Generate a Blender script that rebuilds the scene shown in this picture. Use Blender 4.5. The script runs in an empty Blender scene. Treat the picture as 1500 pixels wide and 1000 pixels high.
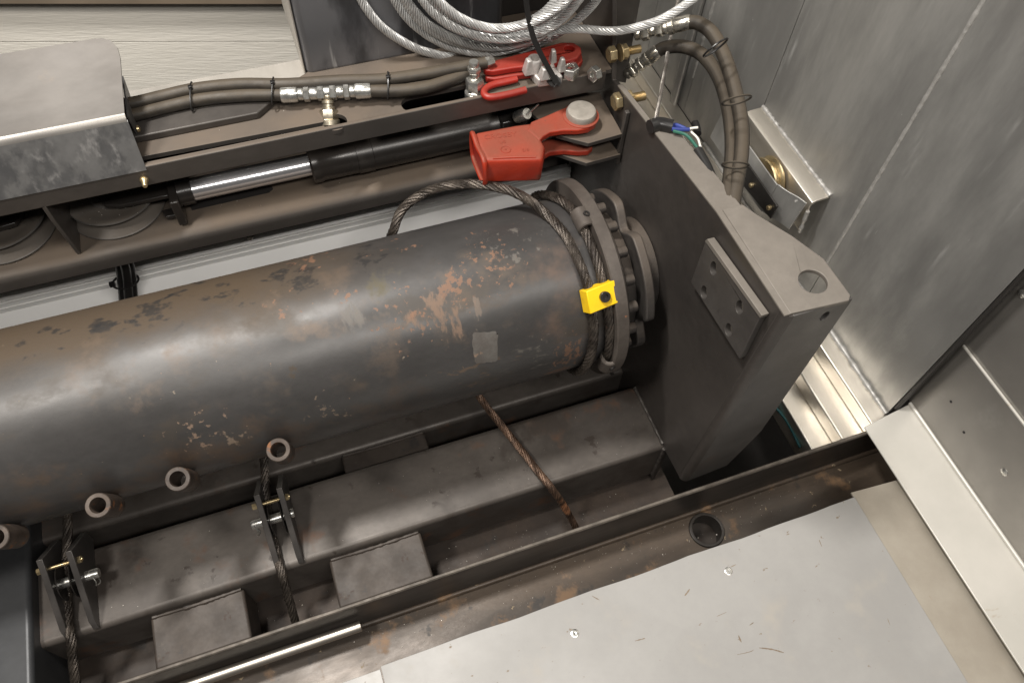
import bpy, bmesh, math, random
import numpy as np
from mathutils import Vector, Matrix, noise
from mathutils.geometry import tessellate_polygon
random.seed(7)
S = bpy.context.scene
COL = S.collection
V = Vector
# ------------------------------------------------------------------ camera
CAM = V((-0.449, -0.75, 1.11))
ROT = np.array([[0.94262434, -0.33190666, 0.03601837],
                [-0.2608965, -0.79964455, -0.54083418],
                [0.20830836, 0.5004064, -0.8403577]])      # rows: right, down, forward
FPX = 1149.124
cd = bpy.data.cameras.new('camera')
cd.sensor_width = 36.0
cd.lens = FPX / 1500 * 36
cd.clip_start = 0.02
cd.clip_end = 200
cam = bpy.data.objects.new('camera', cd)
COL.objects.link(cam)
m = Matrix.Identity(4)
for i in range(3):
    m[i][0] = ROT[0][i]; m[i][1] = -ROT[1][i]; m[i][2] = -ROT[2][i]; m[i][3] = CAM[i]
cam.matrix_world = m
S.camera = cam
# ------------------------------------------------------------------ world and lamps (two workshop ceiling lamps, one added siding fill)
w = bpy.data.worlds.new('World'); S.world = w; w.use_nodes = True
bg = w.node_tree.nodes['Background']
bg.inputs[0].default_value = (1.0, 0.96, 0.91, 1); bg.inputs[1].default_value = 0.07
S.view_settings.view_transform = 'Standard'; S.view_settings.look = 'None'
S.view_settings.exposure = 0.0; S.view_settings.gamma = 1.0

def lamp(name, loc, target, sx, sy, power, col):
    l = bpy.data.lights.new(name, 'AREA'); l.shape = 'RECTANGLE'; l.size = sx; l.size_y = sy
    l.energy = power; l.color = col
    o = bpy.data.objects.new(name, l); COL.objects.link(o); o.location = loc
    d = (V(target) - V(loc)).normalized()
    o.rotation_euler = d.to_track_quat('-Z', 'Y').to_euler()
lamp('area_lamp', (-0.80, 0.26, 2.3), (-0.6, 0.05, 0), 0.36, 0.09, 62, (1.0, 0.965, 0.915))
lamp('area_lamp', (-0.1, -1.5, 2.3), (-0.2, -0.1, 0), 1.8, 0.26, 37, (1.0, 0.96, 0.905))
lamp('area_lamp', (-1.7, -0.5, 2.4), (-0.6, 1.0, -0.1), 0.4, 0.4, 44, (1.0, 0.95, 0.88))  # added unseen fill, aimed at the siding to brighten it

# ------------------------------------------------------------------ measuring: rays of the surveyed camera
def ray(x, y):
    a = np.array([(x - 750) / FPX, (y - 500) / FPX, 1.0])
    return V(ROT.T @ a)
def at(x, y, X=None, Y=None, Z=None):
    d = ray(x, y)
    for i, v in enumerate((X, Y, Z)):
        if v is not None:
            return CAM + d * ((v - CAM[i]) / d[i])
def at_plane(x, y, p, n):
    d = ray(x, y); n = V(n)
    return CAM + d * ((V(p) - CAM).dot(n) / d.dot(n))
def on_drum(x, y, r=0.15):
    d = ray(x, y)
    a = d[1] ** 2 + d[2] ** 2; b = 2 * (CAM[1] * d[1] + CAM[2] * d[2]); c = CAM[1] ** 2 + CAM[2] ** 2 - r * r
    D = max(b * b - 4 * a * c, 0)
    return CAM + d * ((-b - math.sqrt(D)) / (2 * a))
def along(px, p0, p1):
    """pixels -> points whose depth runs evenly from point p0 to point p1"""
    t0 = (V(p0) - CAM).dot(V(ROT[2])); t1 = (V(p1) - CAM).dot(V(ROT[2]))
    L = [0]
    for a, b in zip(px, px[1:]): L.append(L[-1] + math.hypot(a[0] - b[0], a[1] - b[1]))
    return [CAM + ray(*q) * (t0 + (t1 - t0) * l / L[-1]) for q, l in zip(px, L)]

# ------------------------------------------------------------------ materials
MATS = {}
def mat(name, c1, c2=None, rough=(0.4, 0.6), metal=0.0, scale=6.0, stretch=(1, 1, 1), detail=6, bump=0.0, bscale=80,
        spots=(), dust=None, spec=0.5, aniso=None, contrast=(0.35, 0.65), fine=0.0):
    """spots: (colour, scale, threshold, softness, roughness, stretch, metallic)"""
    if name in MATS: return MATS[name]
    m = bpy.data.materials.new(name); m.use_nodes = True; MATS[name] = m
    nt = m.node_tree; N = nt.nodes; Lk = nt.links
    b = N['Principled BSDF']
    b.inputs['Specular IOR Level'].default_value = spec
    tc = N.new('ShaderNodeTexCoord')
    def mapped(st):
        mp = N.new('ShaderNodeMapping'); mp.inputs['Scale'].default_value = st
        Lk.new(tc.outputs['Object'], mp.inputs[0]); return mp.outputs[0]
    def nz(sc, st, det=6, ro=0.6, off=0):
        n = N.new('ShaderNodeTexNoise'); n.inputs['Scale'].default_value = sc; n.inputs['Detail'].default_value = det
        n.inputs['Roughness'].default_value = ro
        Lk.new(mapped(st), n.inputs['Vector']); return n.outputs['Fac']
    def ramp(src, lo, hi, v0=0, v1=1):
        r = N.new('ShaderNodeMapRange'); r.inputs[1].default_value = lo; r.inputs[2].default_value = hi
        r.inputs[3].default_value = v0; r.inputs[4].default_value = v1; r.interpolation_type = 'SMOOTHSTEP'
        Lk.new(src, r.inputs[0]); return r.outputs[0]
    def mix(f, a, bb):
        x = N.new('ShaderNodeMix'); x.data_type = 'RGBA'
        if hasattr(f, 'links'): Lk.new(f, x.inputs[0])
        else: x.inputs[0].default_value = f
        for s, i in ((a, 6), (bb, 7)):
            if hasattr(s, 'links'): Lk.new(s, x.inputs[i])
            else: x.inputs[i].default_value = (*s, 1)
        return x.outputs[2]
    def mixf(f, a, bb):
        x = N.new('ShaderNodeMix'); x.data_type = 'FLOAT'
        Lk.new(f, x.inputs[0])
        for s, i in ((a, 2), (bb, 3)):
            if hasattr(s, 'links'): Lk.new(s, x.inputs[i])
            else: x.inputs[i].default_value = s
        return x.outputs[0]
    c2 = c2 or tuple(k * 0.8 for k in c1)
    f = nz(scale, stretch, detail)
    colr = mix(ramp(f, *contrast), c1, c2)
    if fine:
        f2 = nz(scale * 14, stretch, 4, 0.7)
        colr = mix(ramp(f2, 0.3, 0.75, 0, fine), colr, tuple(k * 0.45 for k in c1))
    rg = ramp(nz(scale * 1.7, stretch, 5), 0.3, 0.7, rough[0], rough[1])
    mt = None
    for sp in spots:
        sc_, sscale, th, soft, srough = sp[:5]
        st = sp[5] if len(sp) > 5 else (1, 1, 1)
        msk = ramp(nz(sscale, st, 5, 0.62), th, th + soft)
        if len(sp) > 7:   # keep within a second large noise
            m2 = ramp(nz(sp[7], (1, 1, 1), 2), 0.5, 0.6)
            mm = N.new('ShaderNodeMath'); mm.operation = 'MULTIPLY'; Lk.new(msk, mm.inputs[0]); Lk.new(m2, mm.inputs[1]); msk = mm.outputs[0]
        colr = mix(msk, colr, sc_)
        rg = mixf(msk, rg, srough)
        mt = mixf(msk, mt if mt is not None else metal, sp[6] if len(sp) > 6 else metal * 0.2)
    if dust:     # settled dust: (colour, strength)
        g = N.new('ShaderNodeNewGeometry'); sx = N.new('ShaderNodeSeparateXYZ'); Lk.new(g.outputs['True Normal'], sx.inputs[0])
        up = ramp(sx.outputs[2], 0.35, 0.95)
        dn = ramp(nz(9, (1, 1, 1), 5), 0.25, 0.7, 0.45, 1.0)
        mm = N.new('ShaderNodeMath'); mm.operation = 'MULTIPLY'; Lk.new(up, mm.inputs[0]); Lk.new(dn, mm.inputs[1])
        m3 = N.new('ShaderNodeMath'); m3.operation = 'MULTIPLY'; Lk.new(mm.outputs[0], m3.inputs[0]); m3.inputs[1].default_value = dust[1]
        colr = mix(m3.outputs[0], colr, dust[0])
        rg = mixf(m3.outputs[0], rg, 0.85)
        mt = mixf(m3.outputs[0], mt if mt is not None else metal, 0.0)
    Lk.new(colr, b.inputs['Base Color']); Lk.new(rg, b.inputs['Roughness'])
    if mt is not None: Lk.new(mt, b.inputs['Metallic'])
    else: b.inputs['Metallic'].default_value = metal
    if bump:
        bp = N.new('ShaderNodeBump'); bp.inputs['Strength'].default_value = bump; bp.inputs['Distance'].default_value = 0.002
        Lk.new(nz(bscale, stretch, 5), bp.inputs['Height']); Lk.new(bp.outputs[0], b.inputs['Normal'])
    m['nodes_done'] = 1
    return m

RUST = (0.20, 0.085, 0.035)
DUST = (0.125, 0.093, 0.066)
WHT = (0.55, 0.5, 0.44)
M_steel = mat('mill_steel', (0.100, 0.089, 0.080), (0.062, 0.055, 0.050), (0.38, 0.55), 0.35, 5, bump=0.05, bscale=120, fine=0.3,
              spots=[((0.12, 0.075, 0.045), 9, 0.6, 0.15, 0.7), (WHT, 170, 0.80, 0.02, 0.8)])
M_channel = mat('dusty_channel_steel', (0.105, 0.094, 0.085), (0.072, 0.064, 0.058), (0.36, 0.5), 0.35, 5, (0.6, 1, 1), bump=0.04, bscale=130, fine=0.25,
                dust=(DUST, 0.85), spots=[(WHT, 150, 0.80, 0.02, 0.8)])
M_beam = mat('beam_steel', (0.118, 0.102, 0.089), (0.074, 0.063, 0.055), (0.42, 0.6), 0.25, 6, (0.7, 1, 1), bump=0.05, bscale=110, fine=0.35,
             spots=[((0.105, 0.055, 0.032), 9, 0.56, 0.14, 0.7), ((0.04, 0.03, 0.024), 26, 0.64, 0.06, 0.6), ((0.05, 0.04, 0.033), 6, .55, .1, .5), (WHT, 160, 0.80, 0.02, 0.8)])
M_plate = mat('plate_steel', (0.078, 0.068, 0.061), (0.050, 0.044, 0.040), (0.33, 0.5), 0.4, 3.5, bump=0.04, bscale=140, fine=0.25,
              spots=[((0.085, 0.06, 0.045), 5, 0.58, 0.2, 0.55), (WHT, 120, 0.82, 0.02, 0.8)])
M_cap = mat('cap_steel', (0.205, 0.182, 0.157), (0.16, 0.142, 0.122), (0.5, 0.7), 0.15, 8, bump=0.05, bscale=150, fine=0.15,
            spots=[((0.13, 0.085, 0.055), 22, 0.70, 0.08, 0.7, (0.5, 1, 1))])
M_pad = mat('bolt_pad_steel', (0.098, 0.089, 0.082), (0.068, 0.061, 0.056), (0.38, 0.5), 0.3, 9, fine=0.25, spots=[((0.045, 0.04, 0.038), 16, 0.64, 0.08, 0.4, (1, 1.4, .5))])
M_drum = None
M_flange = mat('flange_steel', (0.115, 0.097, 0.083), (0.075, 0.062, 0.053), (0.45, 0.65), 0.3, 14, fine=0.3, bump=0.08, bscale=120,
               spots=[((0.26, 0.11, 0.055), 40, 0.68, 0.08, 0.8)])
M_hub = mat('cast_hub_iron', (0.068, 0.061, 0.056), (0.044, 0.039, 0.036), (0.35, 0.5), 0.3, 12, bump=0.25, bscale=220, fine=0.2, dust=((0.13, 0.10, 0.075), 0.6))
M_lug = mat('rusty_lug', (0.078, 0.058, 0.045), (0.045, 0.033, 0.026), (0.5, 0.7), 0.2, 30, bump=0.2, bscale=160, spots=[(RUST, 45, 0.58, 0.1, 0.8)])
M_rope_d = mat('greasy_wire', (0.105, 0.087, 0.072), (0.038, 0.031, 0.026), (0.22, 0.42), 0.6, 45, bump=0.5, bscale=700, spots=[((0.27, 0.12, 0.06), 12, 0.66, 0.1, 0.5)])
M_rope_r = mat('rusty_wire', (0.20, 0.125, 0.085), (0.07, 0.045, 0.032), (0.25, 0.45), 0.6, 45, bump=0.5, bscale=700, spots=[((0.33, 0.15, 0.075), 9, 0.58, 0.1, 0.5)])
M_rope_s = mat('galvanised_wire', (0.60, 0.595, 0.58), (0.47, 0.465, 0.455), (0.3, 0.42), 0.45, 40, bump=0.12, bscale=500)
M_rope_g = mat('dull_wire', (0.4, 0.37, 0.34), (0.2, 0.18, 0.16), (0.3, 0.45), 0.8, 60, bump=0.4, bscale=800)
M_core = mat('rope_core', (0.02, 0.016, 0.013), (0.012, 0.01, 0.008), (0.6, 0.8))
M_red = mat('red_paint', (0.36, 0.032, 0.013), (0.28, 0.024, 0.011), (0.33, 0.5), 0.0, 12, bump=0.25, bscale=140, dust=((0.165, 0.052, 0.028), 0.9),
            spots=[((0.16, 0.05, 0.03), 30, 0.68, 0.06, 0.6), ((0.11, 0.045, 0.03), 9, 0.57, 0.14, 0.6), ((0.22, 0.17, 0.14), 70, 0.735, 0.03, 0.5), ((0.05, 0.03, 0.025), 60, .72, .03, .6)])
M_redc = mat('clean_red_paint', (0.31, 0.019, 0.012), (0.24, 0.015, 0.010), (0.3, 0.45), 0.0, 12, bump=0.15, bscale=120, dust=((0.20, 0.045, 0.026), 0.5))
M_yellow = mat('yellow_paint', (0.86, 0.56, 0.012), (0.80, 0.50, 0.01), (0.33, 0.45), 0.0, 20, bump=0.1, bscale=120, spots=[((0.30, 0.17, 0.02), 60, 0.68, 0.05, 0.6), ((0.55, 0.33, 0.015), 22, .58, .12, .5), ((0.06, 0.045, 0.03), 110, .715, .03, .6)])
M_black = mat('black_paint', (0.022, 0.02, 0.019), (0.03, 0.026, 0.023), (0.18, 0.3), 0.0, 8, fine=0.2, bump=0.06, bscale=90)
M_barrel = mat('barrel_black', (0.045, 0.038, 0.033), (0.03, 0.026, 0.023), (0.2, 0.32), 0.2, 8, (0.4, 1, 1), fine=0.15, bump=0.05, bscale=90)
M_rubber = mat('hose_rubber', (0.040, 0.033, 0.025), (0.026, 0.022, 0.018), (0.42, 0.6), 0.0, 30, bump=0.12, bscale=200, dust=((0.095, 0.071, 0.045), 0.55))
M_plastic = mat('black_plastic', (0.012, 0.011, 0.011), (0.018, 0.017, 0.016), (0.28, 0.42))
M_chrome = mat('chrome', (0.86, 0.85, 0.87), (0.78, 0.77, 0.79), (0.16, 0.24), 0.85, 10, (0.1, 1, 1))
M_zinc = mat('zinc_plate', (0.66, 0.65, 0.62), (0.55, 0.54, 0.5), (0.22, 0.36), 0.9, 60)
M_yzinc = mat('yellow_zinc', (0.60, 0.49, 0.30), (0.5, 0.38, 0.2), (0.26, 0.4), 0.85, 50)
M_cast = mat('galvanised_casting', (0.60, 0.57, 0.54), (0.46, 0.43, 0.41), (0.38, 0.55), 0.6, 30, bump=0.3, bscale=220)
M_alu = mat('scuffed_aluminium', (0.50, 0.488, 0.462), (0.31, 0.302, 0.288), (0.36, 0.5), 0.6, 3.2, (1, 2.0, 0.5), bump=0.03, bscale=60, fine=0.15,
            spots=[((0.31, 0.302, 0.286), 5, 0.50, 0.2, 0.45, (1, 1.4, 0.7), 0.5), ((0.52, 0.51, 0.49), 10, 0.60, 0.2, 0.5, (1, 2.6, 0.35), 0.4), ((0.72, 0.70, 0.66), 45, 0.72, 0.03, 0.6, (1, 1, .6)), ((0.62, 0.61, 0.59), 24, 0.71, 0.03, 0.6, (1, 4, .25))], contrast=(0.35, 0.65))
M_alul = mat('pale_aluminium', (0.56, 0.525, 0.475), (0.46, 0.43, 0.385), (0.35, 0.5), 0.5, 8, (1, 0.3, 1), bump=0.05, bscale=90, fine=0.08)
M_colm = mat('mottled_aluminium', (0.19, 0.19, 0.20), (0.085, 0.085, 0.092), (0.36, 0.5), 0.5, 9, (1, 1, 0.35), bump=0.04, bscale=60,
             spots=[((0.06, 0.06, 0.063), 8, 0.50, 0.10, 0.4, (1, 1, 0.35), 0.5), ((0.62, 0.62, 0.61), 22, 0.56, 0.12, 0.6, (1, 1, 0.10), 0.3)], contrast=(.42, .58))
M_weld = mat('weld_bead', (0.54, 0.525, 0.50), (0.44, 0.425, 0.40), (0.4, 0.55), 0.5, 80, bump=0.5, bscale=140)
M_sheet = mat('galvanised_sheet', (0.118, 0.106, 0.095), (0.092, 0.083, 0.075), (0.55, 0.68), 0.2, 7, (0.5, 1, 1), bump=0.04, bscale=60, fine=0.12,
              spots=[((0.2, 0.165, 0.13), 10, 0.62, 0.15, 0.7), ((0.13, 0.115, 0.1), 50, 0.74, 0.04, 0.7)])
M_sheetd = mat('mottled_galvanised_sheet', (0.17, 0.166, 0.162), (0.11, 0.108, 0.108), (0.36, 0.5), 0.6, 26, (1, 1, 0.6), bump=0.04, bscale=60,
               spots=[((0.24, 0.232, 0.225), 38, 0.54, 0.16, 0.5, (1, 1, .4), 0.5), ((0.085, 0.084, 0.085), 20, .54, .14, .4, (1, 1, .6), .5)], contrast=(0.42, 0.58))
M_sheetb = mat('bend_highlight_sheet', (0.30, 0.28, 0.255), (0.22, 0.205, 0.19), (0.32, 0.42), 0.6, 12, (0.4, 1, 1), fine=.1)  # lighter copy of the sheet; highlight along the bend put into the colour
M_deck = mat('deck_sheet', (0.375, 0.364, 0.348), (0.33, 0.32, 0.306), (0.45, 0.6), 0.1, 4, fine=0.06, bump=0.03, bscale=60,
             spots=[((0.21, 0.16, 0.11), 45, 0.665, 0.05, 0.7, (1, 1.6, 1)), ((0.37, 0.345, 0.31), 9, 0.56, 0.2, 0.6), ((0.16, 0.12, 0.09), 130, 0.735, 0.02, 0.7)])
M_strip = mat('stained_deck_strip', (0.40, 0.36, 0.30), (0.345, 0.305, 0.25), (0.45, 0.6), 0.2, 7, fine=0.08,
              spots=[((0.30, 0.21, 0.12), 22, 0.66, 0.1, 0.7), ((0.38, 0.31, 0.22), 8, 0.58, 0.2, 0.6)])
M_ledge = mat('lit_stainless', (0.64, 0.615, 0.565), (0.58, 0.56, 0.51), (0.3, 0.4), 0.2, 5, fine=0.03, spots=[((0.36, 0.25, 0.13), 11, 0.62, 0.12, 0.6, (.5, 1.6, 1)), ((0.3, 0.26, 0.2), 70, 0.77, 0.03, 0.6)])  # brighter stainless for upward faces, their light put into the colour; rust smears too
M_stain = mat('stainless_panel', (0.28, 0.265, 0.243), (0.235, 0.222, 0.205), (0.38, 0.5), 0.6, 4, (1, 1, 1), bump=0.02, bscale=60,
              spots=[((0.3, 0.29, 0.27), 6, 0.6, 0.15, 0.45, (1, 1, 1), 0.7), ((0.12, 0.1, 0.08), 60, 0.77, 0.03, 0.6)])
M_trough = mat('grimy_trough', (0.105, 0.078, 0.057), (0.055, 0.042, 0.032), (0.32, 0.5), 0.2, 7, (0.4, 1, 1), bump=0.15, bscale=140, fine=0.35,
               spots=[((0.20, 0.12, 0.065), 11, 0.56, 0.12, 0.6), (WHT, 110, 0.735, 0.03, 0.8), ((0.36, 0.28, 0.18), 45, 0.66, 0.05, 0.8), ((0.04, 0.032, 0.026), 18, .6, .06, .5)])
M_lip = mat('dark_lip_steel', (0.045, 0.039, 0.034), (0.03, 0.026, 0.023), (0.3, 0.45), 0.3, 7, (0.3, 1, 1), fine=0.2, spots=[(WHT, 140, 0.79, 0.02, 0.8), ((0.14, 0.10, 0.07), 60, 0.7, 0.05, 0.8)])
M_lipedge = mat('worn_lip_edge', (0.17, 0.145, 0.12), (0.10, 0.085, 0.07), (0.5, 0.7), 0.2, 40, fine=0.3)
M_floor = mat('grimy_floor', (0.062, 0.043, 0.031), (0.036, 0.026, 0.02), (0.5, 0.7), 0.1, 9, bump=0.1, bscale=140, fine=0.3, spots=[((0.2, 0.15, 0.1), 70, 0.72, 0.05, 0.8), ((0.03, 0.024, 0.02), 12, 0.6, 0.1, 0.6)])
M_foot = mat('foot_block_steel', (0.066, 0.052, 0.042), (0.042, 0.033, 0.027), (0.5, 0.65), 0.15, 12, bump=0.05, bscale=120, fine=0.25,
             spots=[((0.045, 0.026, 0.018), 26, 0.64, 0.06, 0.7), ((0.035, 0.03, 0.027), 20, 0.61, 0.06, 0.6), ((0.12, 0.10, 0.082), 14, .6, .1, .7)])
M_siding = mat('white_siding', (0.86, 0.82, 0.74), (0.82, 0.78, 0.70), (0.5, 0.65), 0.0, 10, (0.25, 1, 3.5), bump=0.6, bscale=55)
M_trim = mat('brown_trim', (0.23, 0.18, 0.13), (0.19, 0.15, 0.11), (0.5, 0.7))
M_brass = mat('brass_wheel', (0.62, 0.50, 0.30), (0.48, 0.37, 0.2), (0.25, 0.4), 0.85, 30)
M_bluew = mat('blue_sleeve', (0.03, 0.05, 0.24), (0.025, 0.04, 0.18), (0.35, 0.5))
M_whitew = mat('white_wire', (0.75, 0.73, 0.68), (0.68, 0.66, 0.6), (0.4, 0.5))
M_greenw = mat('green_wire', (0.02, 0.13, 0.085), (0.02, 0.10, 0.07), (0.4, 0.5))
M_tealw = mat('teal_wire', (0.015, 0.09, 0.095), (0.012, 0.07, 0.075), (0.4, 0.5))
M_polished = mat('polished_bar', (0.62, 0.57, 0.50), (0.5, 0.455, 0.4), (0.3, 0.42), 0.9, 12, (0.15, 1, 1))
M_bracket = mat('bracket_plate_steel', (0.075, 0.07, 0.066), (0.05, 0.046, 0.043), (0.28, 0.42), 0.5, 14, fine=0.2, bump=0.05, bscale=140)
M_cheek = mat('cheek_steel', (0.11, 0.10, 0.093), (0.07, 0.064, 0.06), (0.3, 0.45), 0.4, 14, fine=0.2, bump=0.05, bscale=140)
M_gap_shade = mat('gap_shade', (0.014, 0.012, 0.011), (0.02, 0.017, 0.015), (0.5, 0.7))  # near-black tone for the shade in the wall gap
M_sheave = mat('cast_sheave', (0.15, 0.14, 0.13), (0.115, 0.107, 0.10), (0.4, 0.55), 0.3, 12, fine=0.2, dust=((0.095, 0.076, 0.058), 0.8), spots=[(WHT, 75, 0.74, 0.03, 0.9)])
M_void = mat('dark_void_steel', (0.03, 0.026, 0.024), (0.02, 0.018, 0.017), (0.5, 0.7), 0.2)  # near-black steel; also holds the shade of voids and openings as colour

M_angle = mat('bare_angle_aluminium', (0.80, 0.75, 0.67), (0.70, 0.655, 0.58), (0.36, 0.48), 0.92, 8, (1, .3, 1), bump=.05, bscale=90, fine=.08)

def drum_material():
    m = mat('worn_drum_paint', (0.073, 0.069, 0.067), (0.053, 0.050, 0.048), (0.34, 0.43), 0.3, 7, (0.6, 1, 1), bump=0.035, bscale=110, fine=0.22,
            spots=[((0.05, 0.042, 0.035), 9, 0.54, 0.12, 0.5, (.7, 1, 1)), ((0.095, 0.07, 0.05), 5, 0.56, 0.14, 0.6, (0.8, 1, 1)),
                   ((0.22, 0.18, 0.14), 60, 0.70, 0.03, 0.6, (1, 1, 1), 0.2), ((0.21, 0.13, 0.08), 110, 0.71, 0.03, 0.6, (1, 1, 1), 0.1)])
    nt = m.node_tree; N = nt.nodes; L = nt.links; b = N['Principled BSDF']
    tc = N.new('ShaderNodeTexCoord'); obj = tc.outputs['Object']
    st = {'c': b.inputs['Base Color'].links[0].from_socket, 'r': b.inputs['Roughness'].links[0].from_socket, 'm': b.inputs['Metallic'].links[0].from_socket}
    def noise_(sc, stc=(1, 1, 1), off=0.0):
        mp = N.new('ShaderNodeMapping'); mp.inputs['Scale'].default_value = stc; mp.inputs['Location'].default_value = (off, off * .7, off * 1.3); L.new(obj, mp.inputs[0])
        n = N.new('ShaderNodeTexNoise'); n.inputs['Scale'].default_value = sc; n.inputs['Detail'].default_value = 6; n.inputs['Roughness'].default_value = .62
        L.new(mp.outputs[0], n.inputs['Vector']); return n.outputs['Fac']
    def rng(src, a, c, v0=0, v1=1):
        r = N.new('ShaderNodeMapRange'); r.interpolation_type = 'SMOOTHSTEP'; r.inputs[1].default_value = a; r.inputs[2].default_value = c
        r.inputs[3].default_value = v0; r.inputs[4].default_value = v1; L.new(src, r.inputs[0]); return r.outputs[0]
    def op(o_, a, c):
        x = N.new('ShaderNodeMath'); x.operation = o_
        for k, q in ((0, a), (1, c)):
            if hasattr(q, 'links'): L.new(q, x.inputs[k])
            else: x.inputs[k].default_value = q
        return x.outputs[0]
    def apply(msk, colr, rough=.65, metal=.1, strength=1.0):
        if strength != 1: msk = op('MULTIPLY', msk, strength)
        x = N.new('ShaderNodeMix'); x.data_type = 'RGBA'; L.new(msk, x.inputs[0]); L.new(st['c'], x.inputs[6]); x.inputs[7].default_value = (*colr, 1); st['c'] = x.outputs[2]
        for key, val in (('r', rough), ('m', metal)):
            y = N.new('ShaderNodeMix'); y.data_type = 'FLOAT'; L.new(msk, y.inputs[0]); L.new(st[key], y.inputs[2]); y.inputs[3].default_value = val; st[key] = y.outputs[0]
    sx = N.new('ShaderNodeSeparateXYZ'); L.new(obj, sx.inputs[0])
    # settled brown dust film over the back of the drum, wiped off at the right end
    yy = op('ADD', sx.outputs[1], op('MULTIPLY', op('SUBTRACT', noise_(7), .5), .16))
    xx = op('ADD', sx.outputs[0], op('MULTIPLY', op('SUBTRACT', noise_(5, off=3), .5), .3))
    film = op('MULTIPLY', rng(yy, -.055, .03), rng(xx, -.28, -.58))
    apply(film, (0.066, 0.044, 0.025), .7, 0.0, .88)
    def stain(px, radius, sc, th, soft, colr, rough=.65, metal=.1, stc=(1, 1, 1), off=0.0, strength=1.0):
        c = on_drum(*px) + V((0, 0, 0.15))
        d = N.new('ShaderNodeVectorMath'); d.operation = 'DISTANCE'; L.new(obj, d.inputs[0]); d.inputs[1].default_value = on_drum(*px) - V((0, 0, -0.15))
        fall = rng(d.outputs['Value'], radius, 0.0)
        msk = rng(op('ADD', noise_(sc, stc, off), op('MULTIPLY', fall, .20)), th - .025, th - .025 + soft * 1.8)
        msk = op('MULTIPLY', msk, rng(fall, 0.0, .12))
        apply(msk, colr, rough, metal, strength * .72)
    OR = (0.20, 0.105, 0.062); TN = (0.135, 0.092, 0.062); BL = (0.03, 0.029, 0.029); GR = (0.125, 0.112, 0.098)
    for px, r in [((215, 460), .10), ((330, 430), .08), ((70, 500), .09), ((430, 400), .09), ((160, 480), .08), ((540, 370), .08), ((280, 420), .07)]:
        stain(px, r, 42, .70, .05, BL, .45, .3, (.7, 1, 1))
    for px, r in [((480, 440), .14), ((420, 470), .12), ((300, 520), .16), ((560, 520), .1), ((640, 450), .12), ((150, 540), .14), ((750, 420), .1)]:
        stain(px, r, 20, .66, .12, TN, .6, .1, (1, 1, 1), 5, .45)
    stain((655, 428), .060, 52, .705, .04, OR); stain((672, 412), .06, 80, .71, .03, OR, off=2); stain((640, 462), .075, 26, .69, .07, (0.19, 0.12, 0.08), off=8, stc=(2.2, 1, .8))
    stain((690, 455), .05, 30, .70, .05, (0.16, 0.125, 0.10), off=31, stc=(3, 1, .7))
    stain((455, 380), .07, 60, .73, .03, OR, off=4); stain((500, 440), .09, 70, .785, .03, OR, off=6); stain((410, 440), .08, 46, .77, .04, OR, off=9); stain((580, 360), .09, 60, .78, .03, OR, off=24)
    stain((838, 520), .065, 60, .67, .04, OR, stc=(1.6, 1, 1)); stain((842, 430), .12, 14, .58, .22, (0.17, 0.10, 0.065), off=11, strength=.8); stain((815, 545), .05, 55, .70, .04, OR, off=3, stc=(1, 1, 2))
    stain((720, 380), .14, 100, .775, .03, OR, off=7); stain((600, 470), .12, 100, .775, .03, OR, off=12); stain((560, 410), .09, 22, .70, .10, (0.085, 0.07, 0.035), off=13)
    stain((775, 520), .12, 70, .765, .04, GR, off=14, stc=(.6, 1, 1.6)); stain((700, 550), .12, 60, .75, .04, TN, off=15, stc=(.6, 1, 1.6)); stain((760, 360), .12, 55, .78, .04, GR, off=16)
    stain((520, 470), .05, 16, .66, .1, GR, off=27, stc=(3, 1, .5))
    for px in [(410, 650), (265, 690), (150, 725), (340, 660), (560, 610), (60, 740)]: stain(px, .11, 16, .56, .2, (0.10, 0.062, 0.038), off=17, strength=.85)
    stain((345, 640), .05, 80, .735, .04, (0.27, 0.20, 0.145), off=18); stain((290, 640), .10, 80, .765, .03, (0.25, 0.17, 0.12), off=19); stain((480, 600), .10, 80, .775, .03, (0.2, 0.15, 0.11), off=29)
    stain((425, 540), .03, 60, .68, .05, (0.05, 0.034, 0.02), off=20)
    L.new(st['c'], b.inputs['Base Color']); L.new(st['r'], b.inputs['Roughness']); L.new(st['m'], b.inputs['Metallic'])
    return m
M_drum = drum_material()

# ------------------------------------------------------------------ mesh building
ORG = {}
def frame(n):
    n = V(n).normalized()
    a = V((0, 0, 1)) if abs(n.z) < 0.9 else V((1, 0, 0))
    u = n.cross(a).normalized(); v = n.cross(u).normalized()
    return u, v, n
def spline(P, step=None, n=None, closed=False):
    P = [V(p) for p in P]
    out = []
    N = len(P); segs = N if closed else N - 1
    for i in range(segs):
        if closed: p0, p1, p2, p3 = P[i - 1], P[i], P[(i + 1) % N], P[(i + 2) % N]
        else:
            p1, p2 = P[i], P[i + 1]
            p0 = P[i - 1] if i else p1 * 2 - p2
            p3 = P[i + 2] if i + 2 < N else p2 * 2 - p1
        k = n or max(1, int((p2 - p1).length / step))
        for j in range(k):
            t = j / k
            out.append(0.5 * ((2 * p1) + (-p0 + p2) * t + (2 * p0 - 5 * p1 + 4 * p2 - p3) * t * t + (-p0 + 3 * p1 - 3 * p2 + p3) * t ** 3))
    if not closed: out.append(P[-1].copy())
    return out
def frames(P, closed=False):
    T = []
    n = len(P)
    for i in range(n):
        a = P[i - 1] if (i or closed) else P[0]; b = P[(i + 1) % n] if (i + 1 < n or closed) else P[-1]
        T.append((b - a).normalized())
    u = frame(T[0])[0]; U = []
    for i in range(n):
        u = (u - T[i] * u.dot(T[i])).normalized(); U.append(u)
    return T, U

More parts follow.
